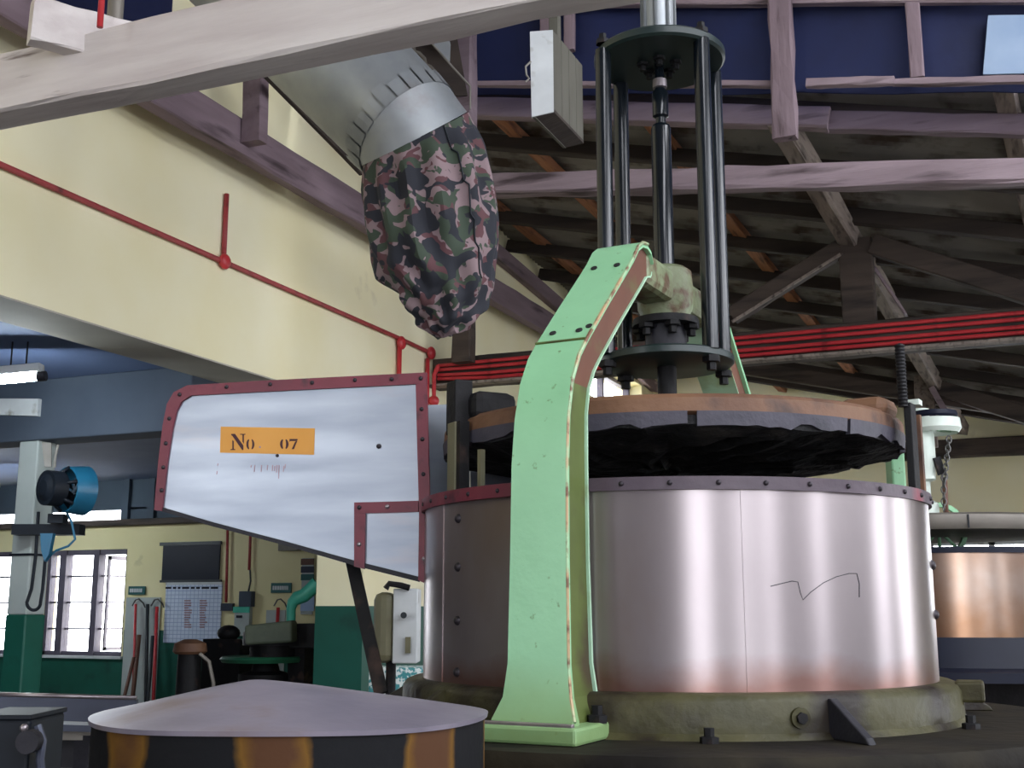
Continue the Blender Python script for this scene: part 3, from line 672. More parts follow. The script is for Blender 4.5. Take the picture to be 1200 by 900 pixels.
# guide bars on the rim
g1 = MB().obox(mp(.588, -55, 1.835), rad(-55)*.006, tan(-55)*.02, Vector((0, 0, .082))).build('guide_bar', 'bar_olive', roll, bevel=.002)
MB().obox(mp(.578, -52.2, 1.835), rad(-52)*.012, tan(-52)*.008, Vector((0, 0, .082))).build('rib', 'black_iron', g1)
MB().obox(mp(.575, -45, 1.80), rad(-45)*.006, tan(-45)*.006, Vector((0, 0, .045))).build('guide_bar', 'bar_olive', roll)
g2 = MB().obox(mp(.594, 63.5, 1.85), rad(63.5)*.008, tan(63.5)*.02, Vector((0, 0, .10))).build('guide_bar', 'black_iron', roll, bevel=.002)
MB().obox(mp(.600, 68, 1.84), rad(68)*.006, tan(68)*.01, Vector((0, 0, .09))).build('rib', 'rust_rim', g2)
th_ = [(0.0095 if k % 2 else .0115, 1.94+k*.004) for k in range(36)]
MB().lathe([(0, 1.94)]+th_+[(0, 1.94+36*.004)], (mp(.588, 61, 0).x, mp(.588, 61, 0).y), 12).build('threaded_rod', 'black_iron', g2)
MB().obox(mp(.60, 66, 1.955), tan(66)*.016, rad(66)*.012, Vector((0, 0, .006))).build('bracket', 'white_wheel', g2)

# ------------------------------------------------------------------ hopper
T0 = mp(.603, -78.3, 0)
HDIR = (-RT*math.sin(math.radians(77.3))+HD*math.cos(math.radians(77.3))).normalized()
HN = HDIR.cross(Vector((0, 0, 1))).normalized(); HN = HN if HN.dot(HD) < 0 else -HN
def hp(x, y, off=0): return onplane(x, y, T0, HN) + HN*off
outl = [(498, 681), (420, 662), (330, 637), (250, 616), (186, 597), (184, 585), (189, 540), (194, 500), (199, 476), (207, 462), (222, 454), (300, 449), (400, 444), (500, 440)]
hopper = MB().poly([hp(*p) for p in outl], -HN, .004).build('hopper', 'steel_hopper', roll)
BK = .42
MB().poly([hp(*p)-HN*BK for p in outl], -HN, .004).build('rear_panel', 'steel_hopper', hopper)
m = MB()
for (p, q) in list(zip(outl[:4], outl[1:5])): a, b = hp(*p), hp(*q); m.add([a, b, b-HN*BK, a-HN*BK, a+Vector((0, 0, .004)), b+Vector((0, 0, .004)), b-HN*BK+Vector((0, 0, .004)), a-HN*BK+Vector((0, 0, .004))], [(0, 1, 2, 3), (7, 6, 5, 4), (0, 4, 5, 1), (3, 2, 6, 7)])
m.build('floor_panel', 'steel_hopper', hopper)
m = MB()
for (p, q) in list(zip(outl[4:12], outl[5:13])):
    a, b = hp(*p), hp(*q); o_ = (-HDIR)*.004; m.add([a, b, b-HN*BK, a-HN*BK, a+o_, b+o_, b-HN*BK+o_, a-HN*BK+o_], [(0, 1, 2, 3), (7, 6, 5, 4), (0, 4, 5, 1), (3, 2, 6, 7)], True)
m.build('end_panel', 'steel_hopper', hopper)
def pstrip(path, wpx_in, name='trim_strip', mt='red_band', th=.007, side=1):
    # flat strip on the panel; path and its inset copy in panel pixels
    m = MB()
    P1 = path; P2 = wpx_in
    for i in range(len(P1)-1):
        m.poly([hp(*P1[i]), hp(*P1[i+1]), hp(*P2[i+1]), hp(*P2[i])], HN, th)
    return m.build(name, mt, hopper)
pstrip([(182, 598), (187, 540), (192, 499), (197, 474), (205, 460), (221, 452)], [(191, 599), (197, 542), (203, 503), (208, 482), (214, 471), (225, 464)])
pstrip([(221, 452), (300, 447), (400, 442), (501, 437)], [(225, 464), (300, 460), (400, 455), (501, 450)])
pstrip([(501, 450), (503, 530), (505, 600), (504, 686)], [(488, 450), (490, 530), (492, 600), (491, 680)])
pstrip([(416, 589), (460, 588), (491, 587)], [(416, 602), (460, 601), (491, 600)], th=.0065)
pstrip([(416, 602), (416, 664)], [(429, 602), (428, 667)], th=.0065)
pstrip([(186, 593), (250, 612), (330, 633), (420, 658), (492, 676)], [(186, 598), (250, 617), (330, 638), (420, 664), (492, 682)], 'edge_lip', 'dark_iron', .004)
for x, y in ((191, 575), (193, 548), (196, 520), (200, 491), (212, 463), (267, 454), (318, 451), (367, 449), (417, 446), (460, 445), (494, 444),
             (495, 480), (496, 515), (497, 556), (498, 600), (498, 655), (422, 595), (455, 594), (422, 638)):
    put('bolt', BOLTL if y in (594, 655, 638) else BOLT, hopper, hp(x, y, .007), HN, .8)
put('bolt', BOLT, hopper, hp(444, 523, .001), HN, .9); put('bolt', BOLT, hopper, hp(325, 534, .001), HN, .6)
MB().poly([hp(259, 500), hp(369, 502), hp(368, 533), hp(258, 530.5)], HN, .0015).build('number_plate', 'orange_plate', hopper)
def glyph(polys, x0, y0, sx, sy, name, mt):
    for pl in polys:
        MB().poly([hp(x0+x*sx, y0+y*sy, .0015) for x, y in pl], HN, .0006).build(name, mt, hopper)
# stencilled N o . 0 7 (unit boxes, y down)
NPOL = [[(0, 1), (.32, 1), (.32, .95), (.22, .93), (.22, .45), (.12, .38), (.12, .93), (0, .95)],
        [(.05, .0), (.30, .0), (.86, .72), (.86, 1.0), (.78, 1.0), (.12, .12), (.05, .09)],
        [(.64, .0), (1.0, .0), (1.0, .05), (.90, .07), (.90, .62), (.80, .48), (.80, .07), (.64, .05)]]
def half(sgn, th=.48):
    o = []; n = 10
    for i in range(n+1):
        t = -math.pi/2*.82+math.pi*.82*i/n; o.append((.5+sgn*(.08+.42*math.cos(t)), .5+.5*math.sin(t)))
    for i in range(n, -1, -1):
        t = -math.pi/2*.75+math.pi*.75*i/n; o.append((.5+sgn*(.08+.42*(1-th*1.35)*math.cos(t)), .5+.42*math.sin(t)))
    return o
SEV = [[(.02, .0), (1, .0), (1, .14), (.85, .20), (.1, .20), (.02, .3)], [(.72, .24), (.97, .20), (.55, 1.0), (.28, 1.0)]]
glyph(NPOL, 270.5, 508.5, 17.5, 19, 'lettering', 'ink'); glyph([half(1), half(-1)], 289, 514.5, 9.5, 12.5, 'lettering', 'ink')
glyph([[(0, 0), (1, 0), (1, 1), (0, 1)]], 304, 523, 2, 2, 'lettering', 'ink_faint')
glyph([half(1, .52), half(-1, .52)], 328.5, 514.5, 10, 12, 'lettering', 'ink'); glyph(SEV, 339.5, 514.5, 9.5, 12, 'lettering', 'ink')
for x, y, l in ((294, 545, 3), (298, 545, 8), (306, 545, 8), (313, 545, 6), (319, 545, 7), (321.5, 546, 6), (324, 545, 9), (326.5, 545, 16), (332, 546, 7), (334, 544, 5), (255, 543, 3), (254, 552, 4)):
    MB().poly([hp(x, y), hp(x+1.1, y), hp(x+.4, y+l), hp(x-.5, y+l)], HN, .0006).build('faded_mark', 'ink_faint', hopper)
# brace below the hopper
a = hp(402, 654)-HN*.06; b = mp(.70, -72, ZT+.05); tt = HN
br = MB().beam(a, b, .008, .032, HDIR).build('brace', 'black_iron', roll)
# dark throat between hopper and lid
vs = [hp(506, 466)-HN*.02, hp(522, 473)-HN*.2, hp(536, 486)-HN*.3]
MB().poly([hp(503, 462)-HN*.05, hp(531, 476)-HN*.05, hp(531, 560)-HN*.05, hp(503, 575)-HN*.05], -HN, .006).build('throat_panel', 'dark_iron', hopper) if False else None
MB().poly([hp(500, 440)-HN*BK, hp(500, 440)-HN*BK-HDIR*.20-Vector((0, 0, .06)), hp(500, 590)-HN*BK-HDIR*.20, hp(500, 590)-HN*BK], -HN, .005).build('throat_panel', 'steel_hopper', hopper)

# ================================================================== FOREGROUND
# striped pedestal with conical sheet lid
dC = 1.9
pc = at(344, 836, d=dC); RC = .298; zc_ = at(344, 858, d=dC-RC*.98).z + .0
ped = thing('crank_pedestal', 'round pedestal in worn black and yellow stripes under a shallow grey cone lid', 'pedestal', (pc.x, pc.y, 0))
m = MB().lathe([(RC-.004, 0), (RC-.004, zc_-.001), (0, zc_-.001)], (pc.x, pc.y), 64); m.build('body', 'hazard_paint', ped)
ap = at(300, 797, d=dC)
m = MB(); vs = []; na = 64; levels = [(1.0, -.010), (1.004, 0.0), (.97, .004), (.75, .022), (.5, .042), (.28, .060), (.12, .071), (.05, .075)]
hgt = ap.z-zc_; off = Vector((ap.x-pc.x, ap.y-pc.y, 0))
for s_, hh in levels:
    for i in range(na):
        a = 2*math.pi*i/na; wob = 0
        vs.append(Vector((pc.x, pc.y, zc_)) + off*(1-s_)*1.0 + Vector((math.cos(a), math.sin(a), 0))*RC*s_ + Vector((0, 0, hh/.075*hgt + wob*(1-s_) + (.0015*math.sin(4*a) if s_ > .9 else 0))))
fs = []
for j in range(len(levels)-1):
    for i in range(na): fs.append((j*na+i, j*na+(i+1) % na, (j+1)*na+(i+1) % na, (j+1)*na+i))
fs.append(tuple(range((len(levels)-1)*na, len(levels)*na))); m.add(vs, fs, True)
m.build('cone_lid', 'cone_metal', ped)
p = at(378, 812, d=dC+.06); put('bolt', BOLT, ped, Vector((p.x, p.y, p.z)), (0, 0, 1), .7)
# steel trough and motor housing low at the left
def up_poly(pxs, d, th): return MB().poly([at(x, y, d=d) for x, y in pxs], HD, th)
tr = thing('steel_trough', 'long grey sheet steel trough with bright rolled edge beside the striped pedestal', 'trough', (at(20, 850, d=3.9).x, at(20, 850, d=3.9).y, 0))
up_poly([(-60, 814), (160, 820), (160, 848), (-60, 840)], 3.9, .02).build('front_panel', 'grey_panel', tr)
MB().tube([at(-60, 812, d=3.9), at(160, 818, d=3.9)], .007, 8).build('rolled_edge', 'bolt_bright', tr)
up_poly([(-60, 846), (160, 849), (160, 868), (-60, 866)], 3.98, .02).build('lower_panel', 'dusty_steel', tr)
up_poly([(-60, 866), (160, 868), (160, 900), (-60, 900)], 4.1, .02).build('skirt', 'dark_iron', tr)
for px in (20, 100):
    p = at(px, 880, d=4.0); MB().box((p.x-.03, p.y-.02, 0), (p.x+.03, p.y+.06, p.z+.05)).build('leg', 'dark_iron', tr)
q0, q1 = at(-60, 845, d=3.92), at(160, 852, d=3.92)
MB().poly([q0, q1, q1+HD*.9, q0+HD*.9], (0, 0, -1), .02).build('bed', 'grey_panel', tr)
p = at(20, 870, d=2.7); mo = thing('motor_housing', 'dark blue-grey boxed motor housing standing before the steel trough', 'motor', (p.x, p.y, 0))
tp = at(20, 838, d=2.7).z
up = Vector((0, 0, 1))
MB().obox((p.x, p.y, tp/2)+Vector((0, 0, 0)) if False else Vector((p.x, p.y, tp/2)), RT*.065, HD*.1, up*(tp/2)).build('body', 'fan_dark', mo, bevel=.008)
MB().obox(Vector((p.x, p.y, tp+.004)), RT*.067, HD*.105, up*.005).build('cover', 'fan_dark', mo, bevel=.002)
q = at(38, 868, d=2.58); MB().tube([q, q-HD*.03], .024, 16).build('shaft_cap', 'dark_iron', mo)
put('bolt', BOLTL, mo, at(28, 853, d=2.59), -HD, 1.2)
MB().tube([at(44, 850, d=2.6), at(50, 868, d=2.6), at(47, 890, d=2.6), at(50, 915, d=2.6)], .009, 8).build('cable', 'grey_panel', mo)

# ================================================================== TIMBER TRUSSES
nb = MB().beam((-4.44, 3.2, 3.455), (3.0, 3.2, 3.455), .14, .25, (0, 0, 1), 26, .006).build('tie_beam', 'pale_timber')
tag(nb, 'thick whitewashed timber tie beam crossing above and in front of the galvanised duct', 'beam')
p = at(60, 32, Y=3.05); e0 = at(36, 24, Y=3.0)
dirv = Vector((.55, .80, -.02)).normalized()
sb = MB().beam(e0, e0+dirv*.42, .08, .17, (0, 0, 1), 6, .004).build('timber_stub', 'pale_timber_y')
tag(sb, 'sawn pale timber stub lying across the whitewashed tie beam', 'beam')
chord = MB().beam((-4.22, 3.4, 4.33), (-4.22, 12.2, 4.33), .10, .23, (0, 0, 1), 24, .006).build('wall_rail', 'wall_timber')
tag(chord, 'long brown-purple timber rail running beside the yellow wall behind the bag', 'beam')
a = at(297, 172, X=-4.10); hgp = MB().beam((a.x, a.y, a.z+.02), (a.x, a.y, a.z+1.2), .14, .09, (0, 1, 0), 6, .004).build('hanger_post', 'wall_timber')
tag(hgp, 'short rounded timber hanger nailed to the rail beside the yellow wall', 'post')
# struts that tie rail and roof further along
tag(MB().beam(at(312, 85, X=-3.9), at(424, 200, X=-3.9), .03, .07, (0, 0, 1), 4, .002).build('thin_plank', 'rafter_dark'), 'thin dark plank sloping just under the galvanised duct', 'plank')
a = at(542, 430, Y=8.7); tag(MB().beam((a.x, 8.72, 3.5), (a.x, 8.72, 4.6), .17, .12, (0, 1, 0), 5, .004).build('wall_post', 'dark_timber'), 'dark timber post on the tie beam behind the foot of the camouflage bag', 'post')
a = at(547, 40, Y=6.4); b = at(547, 135, Y=6.4); tag(MB().beam((a.x, 6.4, b.z-.35), (a.x, 6.4, 5.9), .11, .1, (0, 1, 0), 6, .004).build('wall_post', 'purple_timber'), 'upright purple-brown post between duct mouth and blue tarpaulin', 'post')
tr_ = thing('roof_truss', 'dark timber truss with king post and slanting struts carrying red conduits', 'truss', (-1, 8.9, 3.3))
MB().beam((-4.44, 8.9, 3.455), (1.75, 8.9, 3.455), .14, .25, (0, 0, 1), 24, .005).build('tie_beam', 'dark_timber', tr_)
MB().beam((-4.44, 8.78, 3.335), (1.75, 8.78, 3.335), .10, .02, (0, 0, 1), 12, .002).build('batten', 'grey_timber', tr_)
MB().beam((1.65, 8.9, 0), (1.65, 8.9, 3.33), .16, .14, (0, 1, 0), 8, .004).build('post', 'dark_timber', tr_)
kx = at(1005, 330, Y=8.9).x
MB().beam((kx, 8.9, 3.58), (kx, 8.9, 4.22), .24, .1, (0, 1, 0), 6, .005).build('king_post', 'dark_timber', tr_)
MB().beam(at(858, 370, Y=8.88), at(985, 291, Y=8.88), .10, .13, (0, 0, 1), 6, .004).build('strut', 'dark_timber', tr_)
MB().beam(at(1022, 287, Y=8.88), at(1260, 362, Y=8.88), .10, .15, (0, 0, 1), 6, .004).build('strut', 'dark_timber', tr_)
MB().beam(at(858, 377, Y=8.83), at(985, 298, Y=8.83), .02, .02, (0, 0, 1), 6, .001).build('batten', 'grey_timber', tr_)
q0, q1 = at(1022, 310, Y=9.0), at(1062, 369, Y=9.0); MB().beam(q0, q1, .02, .13, (0, 1, 0), 4, .003).build('board', 'pink_timber', tr_)
# second truss further back, seen below the first
tr2 = thing('roof_truss', 'farther timber truss with a short post and strut behind the threaded rod', 'truss', (-1, 13.2, 3.3))
kx2 = at(1082, 440, Y=13.2).x
MB().beam((kx2, 13.2, 3.18), (kx2, 13.2, 3.95), .2, .1, (0, 1, 0), 5, .005).build('king_post', 'grey_timber', tr2)
MB().beam(at(1092, 452, Y=13.2), at(1260, 505, Y=13.2), .1, .17, (0, 0, 1), 5, .004).build('strut', 'dark_timber', tr2)
MB().beam(at(1092, 455, Y=13.1), at(1118, 500, Y=13.1), .06, .2, (0, 1, 0), 4, .003).build('board', 'pink_timber', tr2)
MB().beam((-4.4, 13.3, roofz(-4.4, 13.3)-.12), (5.4, 13.3, roofz(5.4, 13.3)-.12), .1, .16, (0, 0, 1), 6, .004).build('top_chord', 'dark_timber', tr2)
# low purlin crossing in front of the roof
lp = MB().beam(at(480, 220, Y=6.3), at(1330, 200, Y=6.3), .13, .125, (0, 0, 1), 18, .007).build('cross_beam', 'pink_timber')
tag(lp, 'rough pinkish timber beam spanning behind the black posts below the roof', 'beam')

# ================================================================== DUCT AND BAG
dB = 5.0
mc = at(486, 162, d=dB)
ua = (at(548, 130, d=dB)-at(425, 193, d=dB)); RD = ua.length/2; ua.normalize()
vd = (mc-EYE).normalized()
mn = ua.cross(vd).normalized();  mn = mn if mn.z < 0 else -mn       # mouth normal, downwards
ub = (vd*.99-mn*.02).normalized()
axd = (at(318, 80, d=5.12)-at(425, 193, d=dB)).normalized()
ax1 = axd
def ringpts(c, u, v, r, n=48): return [c+(u*math.cos(2*math.pi*k/n)+v*math.sin(2*math.pi*k/n))*r for k in range(n)]
def skin(rings, smooth=True):
    m = MB(); n = len(rings[0]); vs = [p for r in rings for p in r]
    m.add(vs, [(j*n+k, j*n+(k+1) % n, (j+1)*n+(k+1) % n, (j+1)*n+k) for j in range(len(rings)-1) for k in range(n)], smooth); return m
u_d = (ua-axd*ua.dot(axd)).normalized(); v_d = axd.cross(u_d).normalized(); v_d = v_d if v_d.dot(ub) > 0 else -v_d
duct = thing('air_duct', 'round galvanised sheet metal duct slanting down to a notched collar', 'duct', mc)
c1 = mc+axd*.05
r0 = ringpts(mc, ua, ub, RD); 
rA = [c1+u_d*RD*1.0*math.cos(2*math.pi*k/48)+v_d*RD*math.sin(2*math.pi*k/48) for k in range(48)]
rB = [c1+(p-c1)*1.35+axd*2.6 for p in rA]
skin([rA, rB]).build('pipe', 'galvanised', duct)
col_ = skin([r0, [a*.5+b*.5 for a, b in zip(r0, rA)], [c1+(p-c1)*1.012+axd*.0 for p in rA]]).build('collar', 'galvanised', duct)
for k in range(24):       # folded tabs around the joint
    t0, t1 = (k+.08)/24, (k+.92)/24; vs = []
    for t in (t0, (t0+t1)/2, t1):
        a = 2*math.pi*t; q = c1+(u_d*math.cos(a)+v_d*math.sin(a))*RD*1.016
        vs += [q, q+axd*(.075+.012*(k % 3)) + (q-c1).normalized()*.008]
    m = MB(); m.add(vs, [(0, 2, 3, 1), (2, 4, 5, 3)]); m.add([v+(v-c1-axd*(v-c1).dot(axd)).normalized()*.003 for v in vs], [(1, 3, 2, 0), (3, 5, 4, 2)])
    m.build('tab', 'galvanised', duct)
# bag
left = [(425, 193), (425, 225), (429, 262), (436, 300), (446, 325), (468, 345), (478, 362), (490, 377), (503, 389)]
rght = [(549, 131), (566, 170), (577, 215), (583, 258), (581, 300), (576, 335), (568, 360), (555, 378), (540, 388)]
NA = 96; rings = []
def samp(arr, t):
    t = t*(len(arr)-1); i = min(int(t), len(arr)-2); f = t-i
    return (arr[i][0]+(arr[i+1][0]-arr[i][0])*f, arr[i][1]+(arr[i+1][1]-arr[i][1])*f)
NZ = 46
for j in range(NZ+1):
    t = j/NZ; L_ = at(*samp(left, t), d=dB); Rr = at(*samp(rght, t), d=dB); c = (L_+Rr)/2; u = (Rr-L_)/2
    k_ = min(1, t*2.2); v = (ub*(1-k_)+HD*k_).normalized(); rr = u.length*(1-.12*k_)
    ring_ = []
    for i in range(NA):
        a = 2*math.pi*i/NA
        fold = .022*math.sin(13*a+.6*math.sin(3*a))*(1-.7*t)*min(1, t*9) + .030*t*math.sin(5*a+11*t+1.3*math.sin(2*a))+.028*t*math.sin(9*a-15*t)+.05*max(0, t-.4)*math.sin(34*t+3*a)
        sag = .015*math.sin(2*a+7*t)*t
        ring_.append(c+u*math.cos(a)*(1+fold*2.4)+v*rr*math.sin(a)*(1+fold*4.6)+Vector((0, 0, sag*.6+.012*t*math.sin(7*a+9*t))))
    rings.append(ring_)
c = at(520, 396, d=dB); rings.append([c+(p-c)*.55+Vector((0, 0, .004)) for p in rings[-1]]); rings.append([c+(p-c)*.05 for p in rings[-1]])
bag = skin(rings).build('cloth_bag', 'camouflage')
tag(bag, 'camouflage patterned cloth bag hanging from the mouth of the metal duct', 'bag')
pts = []
for j in range(0, 30):
    t = j/NZ; k = int((.055+.0*t+ (0.0 if t < .3 else (t-.3)*.06))*NA*1); i = (NA-16+ int(8*t)) % NA; p = rings[j][i]; pts.append(p+(p-mc).normalized()*0 - vd*.004)
MB().tube(pts, .004, 6).build('seam', 'fan_dark', bag)
# ribbed sheet and shiny flashing behind the duct
rs = thing('ribbed_sheet', 'small dark ribbed metal sheet with bright flashing strip behind the duct', 'sheet', at(490, 75, d=6.95))
for k in range(4):
    a = at(470+k*13, 45+k*15, d=6.95); b = at(486+k*14, 66+k*17, d=6.95)
    MB().tube([a, at(478+k*13, 46+k*16, d=6.95), at(484+k*13, 52+k*16, d=6.95), b], .012, 8).build('rib', 'dusty_steel', rs)
MB().poly([at(455, 40, d=7.0), at(520, 112, d=7.0), at(548, 112, d=7.0), at(535, 40, d=7.0)], HD, .01).build('backing', 'rafter_dark', rs)
MB().poly([at(498, 40, d=6.9), at(527, 74, d=6.9), at(528, 52, d=6.9), at(524, 36, d=6.9)], HD, .008).build('flashing', 'galvanised', rs)
MB().tube([at(497, 40, d=6.88), at(530, 78, d=6.88), at(551, 101, d=6.88), at(551, 128, d=6.88)], .007, 6).build('wire', 'rope', rs)

# white box
wb = thing('wall_box', 'white painted wooden box with slatted grey side hanging by the upper black plate', 'box', at(645, 140, d=5.2))
f = [at(621, 37, d=5.2), at(648, 35, d=5.2), at(649, 131, d=5.2), at(623, 137, d=5.2)]
dep = (at(684, 168, d=5.55)-at(649, 131, d=5.2))
MB().poly(f, HD, .02).build('front', 'white_paint', wb)
for k in range(4):
    t0, t1 = .04+k*.245, .04+k*.245+.215
    a = [f[1]+dep*t0*Vector((1, 1, 1)).x, f[1]+dep*t1, f[2]+dep*t1, f[2]+dep*t0]
    MB().poly(a, -RT, .03).build('slat', 'box_side', wb)
MB().poly([f[3]+dep*.02, f[2]+dep*.02, f[2]+dep, f[3]+dep], (0, 0, 1), .015).build('bottom', 'rafter_dark', wb)
MB().poly([f[0]+dep*.02, f[3]+dep*.02, f[3]+dep, f[0]+dep], RT, .015).build('side', 'box_side', wb)
MB().tube([at(622, 72, d=5.2), at(616, 78, d=5.2), at(617, 88, d=5.2), at(620, 92, d=5.2), at(616, 96, d=5.2)], .005, 6).build('wire_hook', 'rope', wb)

q = f[0]+dep*.6+RT*.03; MB().beam((q.x, q.y, q.z-.05), (q.x, q.y, 5.98), .05, .04, (0, 1, 0)).build('hanger', 'box_side', wb)

# ================================================================== RED CONDUITS
def wallp(x, y, o=.02): return at(x, y, X=XW+o)
wp = thing('red_conduit', 'dull red conduit with round junction boxes running along the yellow wall', 'conduit', (XW+.02, 6, 3.62))
zP = 3.63
MB().tube([(XW+.02, 2.0, zP), (XW+.02, 5.9, zP), (XW+.02, 8.25, zP), (XW+.02, 8.8, 3.62)], .017, 8).build('pipe', 'wall_red', wp)
pj = wallp(262, 306)
MB().ball((XW+.03, pj.y, zP), .05, 14, 8, (.6, 1, 1)).build('junction_box', 'red_paint', wp)
MB().tube([(XW+.02, pj.y, zP), (XW+.02, pj.y, wallp(263, 226).z)], .016, 8).build('stub_pipe', 'wall_red', wp)
for px, py in ((468, 402), (503, 414)):
    p = wallp(px, py); MB().ball((XW+.04, p.y, p.z), .055, 14, 8, (.6, 1, 1)).build('junction_box', 'red_paint', wp)
p = wallp(467, 402); MB().tube([(XW+.03, p.y, p.z), (XW+.03, p.y, 2.9)], .02, 8).build('drop_pipe', 'red_paint', wp)
p = wallp(500, 420); MB().tube([(XW+.03, p.y, p.z), (XW+.03, p.y, 2.9)], .018, 8).build('drop_pipe', 'red_paint', wp)
p = wallp(516, 440); MB().tube([(XW+.1, 8.75, 3.5), (XW+.08, 8.72, 3.42), (XW+.08, 8.72, 3.15)], .018, 8).build('drop_pipe', 'red_paint', wp)
MB().ball((XW+.08, 8.72, 3.2), .045, 12, 8).build('junction_box', 'red_paint', wp)
for k, (dz, lab) in enumerate(((3.525, 'bright red conduit, topmost of four along the truss tie beam'), (3.48, 'bright red conduit, second from the top along the truss tie beam'),
                               (3.425, 'bright red conduit, third from the top along the truss tie beam'), (3.385, 'bright red conduit, lowest of four along the truss tie beam'))):
    tag(MB().tube([(XW+.08, 8.79, 3.45+.8*(dz-3.45)), (-3.9, 8.79, dz-.01), (-2.2, 8.8, dz), (.5, 8.8, dz+.005), (1.6, 8.8, dz)], .015, 8).build('red_conduit', 'red_paint'), lab, 'conduit', 'conduits on the truss')
a = at(117, 32, Y=3.0); tag(MB().tube([(a.x, 3.0, a.z), (a.x, 3.0, 4.6)], .011, 8).build('red_rod', 'red_paint'), 'bright red upright rod rising behind the whitewashed tie beam', 'rod')
a = at(134, 30, Y=3.31); tag(MB().tube([(a.x, 3.31, a.z-.05), (a.x, 3.31, 4.8)], .03, 14).build('grey_pipe', 'dusty_steel'), 'grey upright pipe rising behind the whitewashed tie beam', 'pipe')

# ================================================================== SIDE ROOM THINGS
# tube lamp
la = at(-70, 452, d=6.9); lb = at(48, 441, d=6.9)
lamp = thing('tube_lamp', 'lit fluorescent tube in a slim batten hung on wires from the dark ceiling', 'lamp', (la+lb)/2+Vector((0, 0, .1)))
MB().beam(la+Vector((0, 0, .05)), lb+Vector((0, 0, .05)), .09, .05).build('batten', 'white_paint', lamp)
MB().tube([la, lb], .024, 12).build('tube', 'tube_glow', lamp)
MB().tube([lb-(lb-la).normalized()*.02, lb+(lb-la).normalized()*.03], .03, 12).build('end_cap', 'dark_iron', lamp)
for px in (12, 30):
    q = at(px, 436, d=6.9); MB().tube([q, (q.x, q.y, 3.06)], .005, 6).build('wire', 'dark_iron', lamp)
la2, lb2 = Vector((-11.1, 9.5, 2.75)), Vector((-9.9, 9.5, 2.75))  # unseen extra tube, added to brighten the side room wall
fill_lamp = thing('tube_lamp', 'added fluorescent tube out of view that brightens the side room wall', 'lamp', (la2+lb2)/2+Vector((0, 0, .1)))
MB().beam(la2+Vector((0, 0, .05)), lb2+Vector((0, 0, .05)), .09, .05).build('batten', 'white_paint', fill_lamp)
MB().tube([la2, lb2], .024, 12).build('tube', 'tube_glow', fill_lamp)
for q in (la2, lb2): MB().tube([q+Vector((0, 0, .07)), (q.x, q.y, 3.06)], .005, 6).build('wire', 'dark_iron', fill_lamp)
# fan on the pillar
fd = 7.9
fan = thing('wall_fan', 'dark industrial fan with blue shroud mounted on the slim pillar', 'fan', at(70, 606, d=fd))
fc = at(60, 572, d=fd-.12); fax = (RT*.62+HD*.78).normalized()
MB().tube([fc-fax*.04, fc+fax*.06], .115, 28).build('motor', 'fan_dark', fan)
MB().tube([fc-fax*.06, fc-fax*.035], [.05, .1], 24).build('rear_cap', 'fan_dark', fan)
u = fax.cross(Vector((0, 0, 1))).normalized(); v = u.cross(fax)
c3_ = fc+fax*.10; c4_ = fc+fax*.24
skin([ringpts(c3_, u, v, .15, 40), ringpts(c4_, u, v, .165, 40), ringpts(c4_, u, v, .150, 40), ringpts(c3_, u, v, .14, 40), ringpts(c3_, u, v, .15, 40)]).build('shroud', 'fan_blue', fan)
for k in range(6):
    a = k*math.pi/3+.3; e = u*math.cos(a)+v*math.sin(a); MB().tube([fc+fax*.04+e*.10, c3_+e*.147], .012, 6).build('strut', 'fan_dark', fan)
for k in range(5):
    a = k*math.pi*2/5; e = u*math.cos(a)+v*math.sin(a); g_ = (-u*math.sin(a)+v*math.cos(a))
    MB().poly([c3_+fax*.05+e*.03-g_*.02, c3_+fax*.05+e*.138-g_*.045, c3_+fax*.08+e*.138+g_*.045, c3_+fax*.08+e*.03+g_*.02], fax, .004).build('blade', 'fan_dark', fan)
q = at(58, 620, d=fd)
MB().obox(at(57, 621, d=8.05), RT*.225, HD*.06, Vector((0, 0, .035))).build('shelf', 'fan_dark', fan)
MB().obox(at(68, 608, d=fd), RT*.05, HD*.05, Vector((0, 0, .03))).build('foot', 'fan_dark', fan)
MB().tube([at(78, 600, d=fd), at(84, 612, d=fd), at(88, 632, d=fd), at(80, 640, d=fd), at(66, 645, d=fd), at(58, 652, d=fd)], .008, 8).build('cable', 'fan_blue', fan)
MB().poly([at(47, 625, d=fd-.1), at(62, 625, d=fd-.1), at(57, 650, d=fd-.1), at(52, 658, d=fd-.1), at(48, 645, d=fd-.1)], HD, .05).build('bracket', 'fan_blue', fan)
q = at(52, 530, d=8.0)
MB().poly([at(49, 518, d=8.0), at(60, 519, d=8.0), at(60, 547, d=8.0), at(52, 547, d=8.0)], HD, .01).build('strap', 'rope', fan)
MB().tube([at(68, 521, d=8.0), at(65, 534, d=8.0), at(64, 548, d=8.0)], .009, 6).build('strap', 'rope', fan)
hs = []
for k in range(13):
    a = math.pi+math.pi*k/12; hs.append(at(39.5+8*math.cos(a), 706-9*math.sin(a), d=8.0))
tag(MB().tube([at(45, 600, d=8.05), at(42, 650, d=8.0), at(37, 690, d=8.0), *hs, at(50, 690, d=8.0), at(53, 655, d=8.0)], .011, 8).build('hose', 'fan_dark'), 'dark looped hose hanging in front of the slim pillar', 'hose')

